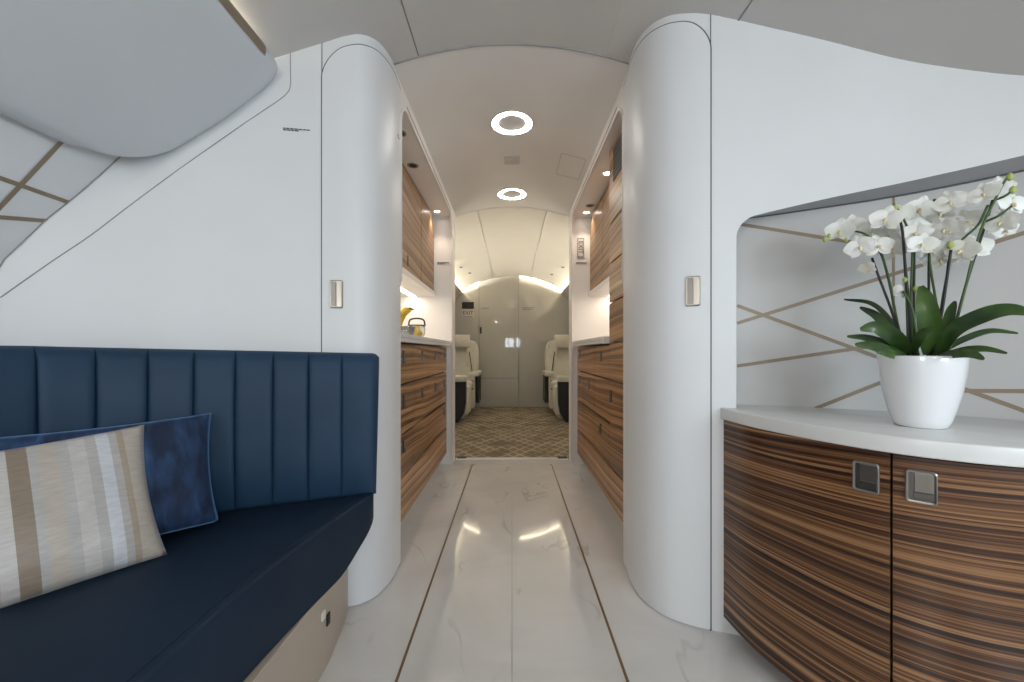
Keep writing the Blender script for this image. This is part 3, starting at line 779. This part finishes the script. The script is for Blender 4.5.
# fruit on the left counter
CZ = .985
t = thing('fruit_bowl', (-.598, 2.50, CZ), 'glass fruit bowl with dark handle on the left galley counter', 'bowl')
mb = MB(); mb.lathe([(.001, .002), (.036, .002), (.050, .025), (.053, .060), (.049, .082), (.046, .082), (.050, .060), (.046, .027), (.033, .006), (.001, .006)], (-.598, 2.50, CZ), 28); mb.build('bowl', 'glass', t)
mb = MB(); mb.tube(catmull([(-.598 - .052, 2.50, CZ + .078), (-.598 - .042, 2.50, CZ + .116), (-.598, 2.50, CZ + .126), (-.598 + .042, 2.50, CZ + .116), (-.598 + .052, 2.50, CZ + .078)], 5), .0055, 8)
mb.tube([(-.598 + .050 * math.cos(a), 2.50 + .050 * math.sin(a), CZ + .081) for a in lin(0, 2 * PI, 25)], .004, 6); mb.build('handle', 'basket', t)
def lemon(p, r, lab):
    mb = MB(); rows = []
    for i in range(11):
        a = PI * i / 10; rr = r * math.sin(a) ** .9; zz = -r * 1.25 * math.cos(a) * (1 + .12 * abs(math.cos(a)) ** 6)
        rows.append([Vector((p[0] + zz * .8, p[1] + rr * math.cos(2 * PI * k / 14) + zz * .5, p[2] + rr * math.sin(2 * PI * k / 14))) for k in range(14)])
    mb.grid(rows, True, True); return tag(mb.build('lemon', 'lemon'), lab, 'lemon', 'lemons in the glass bowl')
for p in ((-.614, 2.512, CZ + .030), (-.580, 2.488, CZ + .030), (-.600, 2.502, CZ + .066)):
    lemon(p, .0205, 'yellow lemon in the glass bowl on the left galley counter')
t = thing('glass_tray', (-0.618, 2.28, CZ), 'low clear glass dish under the bananas, left galley counter', 'dish')
mb = MB(); mb.lathe([(.001, .002), (.05, .002), (.065, .06), (.061, .06), (.047, .007), (.001, .007)], (-0.618, 2.28, CZ), 24); mb.build('dish', 'glass', t)
for i in range(3):
    yy = 2.245 + .035 * i
    pts = catmull([(-0.658, yy, CZ + .04), (-0.653, yy + .005, CZ + .09), (-0.628, yy + .01, CZ + .14), (-0.588, yy + .012, CZ + .162)], 5)
    mb = MB(); n = len(pts); mb.tube(pts, [.006 + .013 * math.sin(PI * min(1, (k + 1) / n)) ** .6 for k in range(n)], 8)
    o = mb.build('banana', 'banana'); tag(o, 'yellow banana standing in the glass dish, %s of the three' % ('nearest', 'middle', 'farthest')[i], 'banana', 'bananas in the dish')
    mb = MB(); mb.tube([pts[-1], Vector(pts[-1]) + Vector((.014, .003, .003))], .004, 6); mb.build('stalk', 'stem', o)

# ------------------------------------------------------------------ sofa
PB = Path([(-.456, 1.374), (-.53, 1.345), (-.62, 1.312), (-.80, 1.243), (-.94, 1.170), (-1.05, 1.083), (-1.13, .98), (-1.18, .86), (-1.21, .7), (-1.22, .4), (-1.22, -.6)])
sofa = thing('sofa', (-.9, .6, 0), 'navy leather sofa with channelled backrest along the left bulkhead', 'sofa')
def back_mesh():
    mb = MB(); W = .1005; rows = []
    L = PB.L; first = PB.find(bear(342)); ss = lin(0, first - .006, 12) + [first - .003]; k0 = 0
    while first + k0 * W < L:
        ss += [first + W * (k0 + f) for f in (0, .012, .03, .06, .11, .2, .35, .5, .65, .8, .89, .94, .97, .988)]; k0 += 1
    ss = [q for q in ss if q <= L]
    for s in ss:
        ph = ((s - first) / W) % 1.0
        puff = .013 * (max(0.0, 1 - (2 * ph - 1) ** 8)) ** .6 if s > first - 1e-6 else .013 * (1 - ((first - s) / first - .5) ** 2 * 3.2) * (0 if s > first - .002 else 1)
        g = min(ph, 1 - ph) * W
        k = min(1, s / (L * .35)); ztop_ = .895 + .020 * k
        endr = min(1, s / .02); er = (1 - endr) ** 2 * .018
        prof = [(-.004, .412), (.004 + puff * .8 - er, .43), (puff + .006 - er, .55), (puff + .001 - er, .75), (puff - .006 - er, ztop_ - .035), (puff * .7 - .014 - er, ztop_ - .012 - er * .4), (-.026, ztop_ - er * .8), (-.062, ztop_ - er * .8), (-.075 + er, ztop_ - .02), (-.072 + er, .40)]
        sh = .012 * max(0, 1 - s / .05)       # end leans inwards towards the seat
        row = []
        for d, z in prof:
            q = PB.off(s + sh * (1 - (z - .4) / .5), -d * -1 * -1)
            row.append(Vector((q.x, q.y, z)))
        rows.append(row)
    mb.grid(rows, True, True, True); return mb
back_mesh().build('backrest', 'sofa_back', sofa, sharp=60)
fe = [(-.545, -.6), (-.545, .2), (-.545, .585), (-.546, .80), (-.532, .98), (-.514, 1.13), (-.495, 1.26), (-.478, 1.335), (-.478, 1.375), (-.492, 1.398)]
fp = [(p.x, p.y) for p in catmull(fe, 5)]
bp = [tuple(PB.off(s, .05).xy) for s in lin(.06, PB.L, 40)]
mb = MB(); mb.prism(fp + bp, .225, .415, .022, 4)
for v in mb.bm.verts:      # the underside sweeps up at the aisle end
    if v.co.y > 1.17 and v.co.x > -.72:
        k = (v.co.y - 1.17) / .21; v.co.z += .105 * min(1.25, k) ** 1.6 * max(0, (.415 - v.co.z) / .19)
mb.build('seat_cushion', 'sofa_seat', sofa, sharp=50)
mb = MB(); mb.tube([(x - .022, y, .4155) for x, y in fp[:-3]], .0022, 6); mb.build('seat_piping', 'sofa_seat', sofa)
bpn = [(-.530, -.58), (-.530, .6), (-.529, 1.085), (-.540, 1.22), (-.558, 1.33), (-.574, 1.392)]
mb = MB(); mb.prism([(p.x, p.y) for p in catmull(bpn, 5)] + [(-.70, 1.38), (-1.2, 1.1), (-1.3, .9), (-1.3, -.58)], .0, .2255, .002, 1); pln = mb.build('plinth', 'tan', sofa, sharp=40)
tag(pln, 'taupe plinth under the navy seat')
mb = MB(); mb.box((-.5305, 1.135, .115), (-.526, 1.155, .15), .002, 1); so = mb.build('socket', 'black', pln)
mb = MB(); mb.box((-.531, 1.105, .15), (-.525, 1.125, .175), .003, 2); mb.build('socket_cap', 'cream', so)

# cushions
def cushion(name, br, ang_lean, w, h, T, m, lab, cord=True, roll=0.0):
    ex = Vector((.61, .79, 0)).normalized(); n = Vector((.79, -.61, 0)).normalized()
    ey = (Vector((0, 0, 1)) * math.cos(ang_lean) - n * math.sin(ang_lean)).normalized(); ez = ex.cross(ey).normalized()
    ex, ey = ex * math.cos(roll) + ey * math.sin(roll), ey * math.cos(roll) - ex * math.sin(roll)
    c = Vector(br) - ex * w / 2 + ey * h / 2
    N = 40; mb = MB()
    def pt(u, v, sg):
        x = w / 2 * u * (1 - .055 * (1 - v * v) * u * u); y = h / 2 * v * (1 - .06 * (1 - u * u) * v * v)
        k = max(0, (1 - u * u) * (1 - v * v)); z = sg * T * (k ** .42) * (1 - .15 * v)
        e = max(abs(u), abs(v)); nz = noise.noise(Vector((u * 3.1, v * 2.3, sg * 2 + h * 9))) * .006 + noise.noise(Vector((u * 9, v * 8, sg * 5 + w * 3))) * .0035 * e
        return Vector((x, y, z + nz * k ** .25))
    g = lin(-1, 1, N)
    for sg in (-1, 1): mb.grid([[pt(u, v, sg) for u in g] for v in g])
    bmesh.ops.remove_doubles(mb.bm, verts=mb.bm.verts, dist=.0004)
    o = mb.build(name, m)
    mtx = Matrix(((ex.x, ey.x, ez.x, c.x), (ex.y, ey.y, ez.y, c.y), (ex.z, ey.z, ez.z, c.z), (0, 0, 0, 1)))
    o.matrix_world = mtx
    loc, rot, sc = mtx.decompose(); o.location = loc; o.rotation_euler = rot.to_euler()
    if not cord: return tag(o, lab, 'cushion')
    e = [pt(u, -1, 1) for u in g] + [pt(1, v, 1) for v in g[1:]] + [pt(u, 1, 1) for u in g[::-1][1:]] + [pt(-1, v, 1) for v in g[::-1][1:]]
    mb = MB(); mb.tube(e, .0028, 6); p = mb.build('edge_cord', m); p.parent = o
    return tag(o, lab, 'cushion')
cushion('cushion', (-.822, 1.118, .425), .21, .50, .305, .060, 'velvet', 'crushed blue velvet cushion leaning behind the striped one on the sofa', False)
cushion('cushion', (-.822, .950, .417), .40, .50, .325, .058, 'stripes', 'grey and beige striped cushion at the front on the navy sofa', False, math.radians(3.5))

# ------------------------------------------------------------------ overhead bin on the left
ob = thing('overhead_bin', (-.95, .2, 1.65), 'large smooth white overhead bin along the upper left wall', 'overhead bin')
prof = catmull([(-.95, 1.72), (-.93, 1.80), (-.895, 1.826), (-.835, 1.862), (-.806, 1.884), (-.793, 1.882), (-.785, 1.852), (-.815, 1.80), (-.90, 1.695), (-1.0, 1.572), (-1.075, 1.475), (-1.112, 1.437), (-1.14, 1.432), (-1.165, 1.448)], 5)
def bulk_y(x):
    for a, b in zip(PL.p, PL.p[1:]):
        if a.x >= x >= b.x and a.y < 1.42: return a.y + (x - a.x) / (b.x - a.x + 1e-9) * (b.y - a.y)
    return 1.36
mb = MB(); rows = []
cum = [0]
for a, b in zip(prof, prof[1:]): cum.append(cum[-1] + (b - a).length)
for p, c in zip(prof, cum):
    e = bulk_y(p.x) - .018
    rb = .13; tb = .045
    lo = cum[-1] - c - .055; hi = c - .24
    if lo < rb: e -= rb - math.sqrt(max(0, rb * rb - (rb - max(0, lo)) ** 2))
    if hi < tb: e -= tb - math.sqrt(max(0, tb * tb - (tb - max(0, hi)) ** 2))
    ctr = Vector((-1.02, 1.75)); v = Vector((ctr.x - p.x, ctr.y - p.y))
    row = [Vector((p.x, y, p.y)) for y in [-3.1] + lin(-1, e - .03, 8)]
    for k in range(1, 7):
        a = PI / 2 * k / 6; f = (1 - math.cos(a)) * .075
        row.append(Vector((p.x + v.x * f, e - .03 + .03 * math.sin(a), p.y + v.y * f)))
    row.append(Vector((p.x + v.x * .6, e - .004, p.y + v.y * .6)))
    rows.append(row)
mb.grid(rows); mb.build('shell', 'bin', ob)
mb = MB(); mb.grid([[Vector((x, y, z)) for x, z in ((-.800, 1.8870), (-.7905, 1.884), (-.7845, 1.873), (-.7825, 1.858), (-.786, 1.842))] for y in (-3, 1.25, 1.268)]); mb.build('trim_strip', 'brass', ob)
mb = MB(); mb.grid([[Vector((x, y, z)) for x, z in ((-.838, 1.8635), (-.885, 1.835))] for y in (-3, 1.27)], False); mb.build('led_strip', 'led_valance', ob)

# ------------------------------------------------------------------ credenza
PC = Path([(.679, 1.284), (.684, 1.20), (.696, 1.12), (.722, 1.03), (.760, .935), (.812, .848), (.882, .782), (.958, .742), (1.06, .712), (1.18, .698), (1.37, .695)])
sC = PC.find(bear(891.5)); sEnd = PC.L
cr = thing('credenza', (1.0, 1.0, 0), 'bow-fronted dark striped wood credenza under the niche on the right', 'cabinet')
ZB, ZT = .05, .683
def cdoor(sa, sb, n):
    mb = MB(); ss = lin(sa, sb, n)
    for d in (0,):
        rows = [[Vector((*PC.off(s, q).xy, z)) for q, z in ((.0205, ZB), (.0015, ZB), (0, ZB + .0015), (0, ZT - .0015), (.0015, ZT), (.0205, ZT))] for s in ss]
    # travel runs towards the camera on the right: the room lies to the right-hand side
    rows = [[Vector((*PC.off(s, -q).xy, z)) for q, z in ((.0205, ZB), (.0015, ZB), (0, ZB + .0015), (0, ZT - .0015), (.0015, ZT), (.0205, ZT))] for s in ss]
    mb.grid(rows, True, True, True); return mb
s3 = sC + .56
for i, (a, b) in enumerate(((.004, sC - .0022), (sC + .0022, s3 - .002), (s3 + .002, sEnd))):
    if b - a < .05: continue
    d = cdoor(a, b, 40).build('door', 'wood_dark', cr, sharp=40)
    if i > 1: continue
    px, py = ((866, 477), (921, 487))[i]
    s = PC.find(bear(px)); p, t = PC.at(s); z = EYE + p.y * elev(py)
    q = PC.off(s, .0); mt = frame((q.x, q.y, z), (t.x, t.y, 0), (0, 0, 1))
    # does local -y point to the room?
    yy = mt.col[1].xyz; room = Vector((t.y, -t.x, 0)); k = 1 if yy.dot(room) > 0 else -1
    W, H = .047, .068; o = rrect(W, H, .007, 4); i2 = rrect(W - .010, H - .010, .004, 4)
    mb = MB(); mb.grid([[mt @ Vector((x, k * yv, zz)) for x, zz in ol] for ol, yv in ((o, -.001), (o, .003), (rrect(W - .004, H - .004, .006, 4), .0045), (i2, .0035), (i2, -.001))], True, True, False)
    fr = mb.build('handle', 'chrome', d, sharp=40)
    mb = MB(); mb.add([mt @ Vector((x, k * .0012, zz)) for x, zz in i2], [tuple(range(len(i2)))]); mb.build('handle_recess', 'nickel_dark', fr)
    mb = MB(); mb.box((-.010, k * .001, -.010), (.0195, k * .0034, .029), .001, 2, mt); mb.build('handle_flap', 'chrome', fr)
    mb = MB(); mb.box((-.012, k * .001, -.0245), (.0195, k * .0026, -.0125), .0008, 1, mt); mb.build('handle_lever', 'nickel_dark', fr)
inner = [tuple(PC.off(s, -.021).xy) for s in lin(.0, sEnd, 40)]
outer = [(1.36, .80), (1.28, .90), (1.17, 1.0), (1.0, 1.11), (.82, 1.19), (.72, 1.245)]
mb = MB(); mb.prism(inner + outer, ZB + .002, ZT - .002); mb.build('carcass', 'wood_gap', cr)
mb = MB(); mb.prism([tuple(PC.off(s, -.07).xy) for s in lin(.05, sEnd, 30)] + outer[:-1], 0, ZB + .003); mb.build('toe_kick', 'groove', cr)
ct = thing('countertop', (1.0, 1.0, ZT), 'white curved countertop on the credenza below the niche', 'countertop')
cf = [tuple(PC.off(s, .009).xy) for s in lin(.0, sEnd, 60)]
cb = [tuple(PR.off(s, DN + .002).xy) for s in lin(s_e, s_n + .006, 40)]
mb = MB(); mb.prism(cf + [(1.39, .74)] + cb + [tuple(PR.off(s_n + .002, .001).xy), tuple(PR.off(s_n - .03, .001).xy)], ZT + .002, .722, .004, 3); mb.build('slab', 'counter', ct, sharp=40)

# ------------------------------------------------------------------ orchid
PX, PY, PZ = .980, .955, .7225
orc = thing('potted_orchid', (PX, PY, PZ), 'white flowering orchid in a glossy white pot on the credenza', 'plant')
mb = MB(); mb.lathe([(.001, 0), (.043, 0), (.047, .003), (.0525, .017), (.0595, .042), (.0682, .08), (.0748, .125), (.0785, .166), (.078, .169), (.076, .168), (.073, .13), (.066, .10)], (PX, PY, PZ), 56); mb.build('pot', 'pot', orc)
mb = MB(); mb.lathe([(.001, .140), (.04, .140), (.0715, .136)], (PX, PY, PZ), 24); mb.build('bark_mulch', 'bark', orc)
def orc_pt(px, py, j=0.0):
    r = bear(px); u = (PY * r - PX) / (.695 + .72 * r); x, y = PX + .695 * u, PY - .72 * u
    k = 1 + j; return Vector((x * k, y * k, EYE + elev(py) * y * k))
VIEW = Vector((-PX, -PY, 0)).normalized()      # from the plant towards the room
def flower(px, py, j, size, turn, tilt, roll):
    c = orc_pt(px, py, j)
    f = (VIEW + Vector((-VIEW.y, VIEW.x, 0)) * turn + Vector((0, 0, tilt))).normalized()
    ex = f.cross(Vector((0, 0, 1))).normalized(); ey = ex.cross(f) * 1.0
    cr_, sr = math.cos(roll), math.sin(roll); ax = ex * cr_ + ey * sr; ay = -ex * sr + ey * cr_
    mb = MB(); R = size / 2
    def petal(ang, L, W, cup, rd):
        d = ax * math.cos(ang) + ay * math.sin(ang); w = -ax * math.sin(ang) + ay * math.cos(ang); rows = []
        for i in range(7):
            t = i / 6; wd = W * (math.sin(PI * min(1, t ** rd * .93 + .05)) ** .75)
            row = []
            for k in (-1, -.5, 0, .5, 1):
                row.append(c + d * (L * t) + w * (wd * k) + f * (cup * math.sin(t * PI * .6) * R - abs(k) * .12 * wd + noise.noise(Vector((px + t * 3, py + k * 2, ang))) * R * .10))
            rows.append(row)
        mb.grid(rows)
    petal(PI / 2, R * 1.0, R * .36, -.10, 1.0); petal(PI * 1.22, R * .95, R * .34, -.12, 1.0); petal(PI * 1.78, R * .95, R * .34, -.12, 1.0)
    petal(.18, R * 1.02, R * .60, .12, .8); petal(PI - .18, R * 1.02, R * .60, .12, .8)
    o = mb.build('flower', 'petal', orc)
    mb = MB(); q = c + f * R * .18 - ay * R * .12
    mb.tube([c + f * R * .02, q, q + f * R * .12 - ay * R * .25], [R * .08, R * .12, R * .04], 7); mb.build('lip', 'lip', o)
FL = [(839.5, 231), (853, 226), (860, 247), (871, 229), (886, 219), (888, 236), (893, 249), (901, 215), (916, 233), (920, 209), (931, 250), (941, 213), (944, 229), (953, 230),
      (950, 202), (968, 222), (984, 194), (997, 189), (1012, 204), (1001, 222), (962, 250), (975, 248), (867, 268), (902, 291), (941, 259), (922, 244), (909, 226), (932, 228), (878, 246), (1005, 230)]
for i, (px, py) in enumerate(FL):
    sz = random.uniform(.056, .068)
    if (px, py) in ((867, 268), (902, 291), (1005, 230)): sz = .044
    flower(px, py, random.uniform(-.035, .045), sz, random.uniform(-.7, .7), random.uniform(-.35, .25), random.uniform(-.35, .35))
for px, py, k in ((825, 240, 1), (829, 236, .8), (895, 208, 1.1), (1010, 177, 1.1), (1013, 190, 1.1), (950, 245, 1.2), (916, 289, 1.1), (905, 280, 1), (846, 240, .8), (880, 212, .8)):
    c = orc_pt(px, py, -.01); mb = MB(); rr = .0058 * k
    mb.lathe([(.0002, -rr * 1.4), (rr * .7, -rr * .8), (rr, 0), (rr * .75, rr * .8), (.0002, rr * 1.5)], c, 10); mb.build('bud', 'bud', orc)
ST = [([(905, 356), (893, 315), (880, 280), (872, 258)], 'stem_dark', 0), ([(906, 356), (897, 320), (888, 275), (877, 245), (860, 232), (840, 234), (825, 239)], 'stem', .01),
      ([(903, 356), (893, 300), (884, 262), (876, 243)], 'stem_dark', .02), ([(911, 356), (909, 310), (904, 250), (902, 228), (896, 206)], 'stem_dark', -.01), ([(913, 356), (911, 300), (912, 245), (905, 222), (894, 204)], 'stem', 0),
      ([(915, 356), (914, 300), (914, 246), (912, 228)], 'stem_dark', .02), ([(908, 356), (907, 310), (905, 270), (903, 235)], 'stem', .02), ([(930, 356), (929, 300), (929, 262), (930, 225), (931, 208), (935, 199)], 'stem_dark', .03),
      ([(940, 356), (938, 315), (932, 278), (929, 255)], 'stem', .01), ([(936, 356), (941, 310), (947, 275), (950, 258), (962, 240), (978, 225), (988, 205)], 'stem', 0), ([(934, 356), (942, 312), (948, 272), (951, 250)], 'stem_dark', -.02),
      ([(948, 356), (957, 320), (966, 285), (974, 252), (984, 222), (995, 200), (1003, 184), (1010, 174)], 'stem', -.01), ([(946, 356), (957, 318), (969, 275), (982, 235), (993, 200)], 'stem_dark', .01),
      ([(918, 356), (915, 325), (911, 305), (903, 291)], 'stem', -.03), ([(995, 200), (1005, 196), (1013, 190)], 'stem', -.01), ([(984, 222), (998, 216), (1012, 206)], 'stem', -.01)]
for pts, m, j in ST:
    w = catmull([orc_pt(px, py, j * (1 if k else .3)) for k, (px, py) in enumerate(pts)], 5)
    if len(pts) > 3 and pts[0][1] > 350: w[0] = w[0].lerp(Vector((PX, PY, w[0].z)), .3)
    mb = MB(); mb.tube(w, .0024 if m == 'stem' else .0027, 7); mb.build('stem' if m == 'stem' else 'support_stake', m, orc)
def leaf(pts, width, roll, fold=.25, js=None):
    w = catmull([orc_pt(p[0], p[1], (js[k] if js else 0)) for k, p in enumerate(pts)], 6); n = len(w); rows = []
    for i, p in enumerate(w):
        t = i / (n - 1); tg = (w[min(i + 1, n - 1)] - w[max(i - 1, 0)]).normalized()
        side = (tg.cross(VIEW).normalized() * math.cos(roll) + VIEW * math.sin(roll)); side = (side - tg * side.dot(tg)).normalized(); up = side.cross(tg).normalized()
        wd = width / 2 * (math.sin(PI * min(1, .12 + .86 * t)) ** .6) + .0003
        rows.append([p + side * wd * k + up * abs(k) * wd * fold + up * (.0012 if q else 0) for q, ks in ((0, (-1, -.5, 0, .5, 1)),) for k in ks])
    mb = MB(); mb.grid(rows)
    t2 = [[v - Vector((0, 0, .0014)) for v in r] for r in rows]; mb.grid(t2)
    mb.build('leaf', 'leaf', orc)
leaf([(906, 352), (892, 322), (872, 303), (844, 299)], .016, .9, .2, (0, .03, .05, .06))
leaf([(904, 352), (890, 330), (876, 315), (860, 307)], .020, .3, .2, (0, 0, .01, .02))
leaf([(908, 353), (896, 338), (878, 327), (860, 329)], .034, .15, .25, (0, -.04, -.06, -.07))
leaf([(900, 353), (885, 343), (866, 337), (847, 336)], .018, .6, .2, (0, -.03, -.05, -.06))
leaf([(902, 355), (888, 350), (872, 345), (855, 344)], .022, .3, .2, (0, -.06, -.09, -.1))
leaf([(905, 356), (895, 354), (884, 351), (876, 352)], .020, .2, .2, (0, -.05, -.07, -.08))
leaf([(930, 354), (930, 330), (927, 306), (921, 286)], .040, .1, .3, (0, -.02, -.03, -.02))
leaf([(938, 354), (955, 330), (985, 315), (1010, 310), (1034, 314)], .032, .35, .3, (0, -.02, -.03, -.04, -.05))
leaf([(940, 352), (965, 339), (990, 331), (1018, 333)], .018, .9, .2, (0, .03, .05, .06))
leaf([(945, 355), (965, 350), (985, 349), (1007, 353)], .016, .8, .2, (0, -.03, -.05, -.06))
leaf([(940, 356), (958, 353), (972, 354), (984, 359)], .018, .3, .2, (0, -.06, -.08, -.09))
leaf([(945, 352), (947, 330), (951, 312), (955, 301)], .022, .5, .2, (0, .03, .04, .05))
leaf([(934, 354), (944, 340), (952, 328), (966, 320)], .020, .4, .2, (0, .02, .04, .05))
leaf([(912, 354), (918, 340), (924, 332), (934, 328)], .018, .4, .2, (0, -.03, -.04, -.05))

# ------------------------------------------------------------------ lamps
def area(name, loc, aim, sx, sy, e, col):
    l = bpy.data.lights.new(name, 'AREA'); l.shape = 'RECTANGLE'; l.size = sx; l.size_y = sy; l.energy = e; l.color = col
    o = bpy.data.objects.new(name, l); COL.objects.link(o); o.location = loc
    d = Vector(aim) - Vector(loc); o.rotation_euler = d.to_track_quat('-Z', 'Y').to_euler(); return o
DAY = (.77, .90, 1.0)
area('window_light_right_a', (1.36, -.35, 1.12), (-.9, .9, 1.1), .55, .5, 14, DAY)
area('window_light_right_b', (1.36, -1.5, 1.12), (-.6, .6, 1.1), 1.2, .5, 25, DAY)
area('window_light_left_a', (-1.28, -1.3, 1.15), (.9, .9, 1.1), 1.0, .5, 17, (1, .96, .91))
for sx in (-1, 1):
    area('cove_lamp', (sx * .93, 4.95, 1.83), (sx * .2, 4.95, 2.2), 2.8, .04, 78, (1, .91, .77))
    area('cabin_fill_lamp', (sx * .66, -1.7, 1.93), (sx * .1, -1.0, .6), .06, 2.4, 17, (1, .94, .86))  # unseen fill strips added behind the camera to even out the cabin light

w = bpy.data.worlds.new('world'); scene.world = w; w.use_nodes = True
w.node_tree.nodes['Background'].inputs[0].default_value = (.75, .85, 1, 1); w.node_tree.nodes['Background'].inputs[1].default_value = .35

# ------------------------------------------------------------------ camera
cam = bpy.data.cameras.new('camera'); cam.sensor_width = 36; cam.lens = F * 36 / 1024; cam.shift_y = (HY - 341) / 1024; cam.clip_start = .02
co = bpy.data.objects.new('camera', cam); COL.objects.link(co); co.location = (0, 0, EYE); co.rotation_euler = (PI / 2, 0, 0)
scene.camera = co
scene.view_settings.view_transform = 'Standard'
scene.view_settings.look = 'None'
scene.view_settings.exposure = 0
scene.cycles.max_bounces = 10; scene.cycles.diffuse_bounces = 6
scene.cycles.use_denoising = True
scene.cycles.sample_clamp_indirect = 6
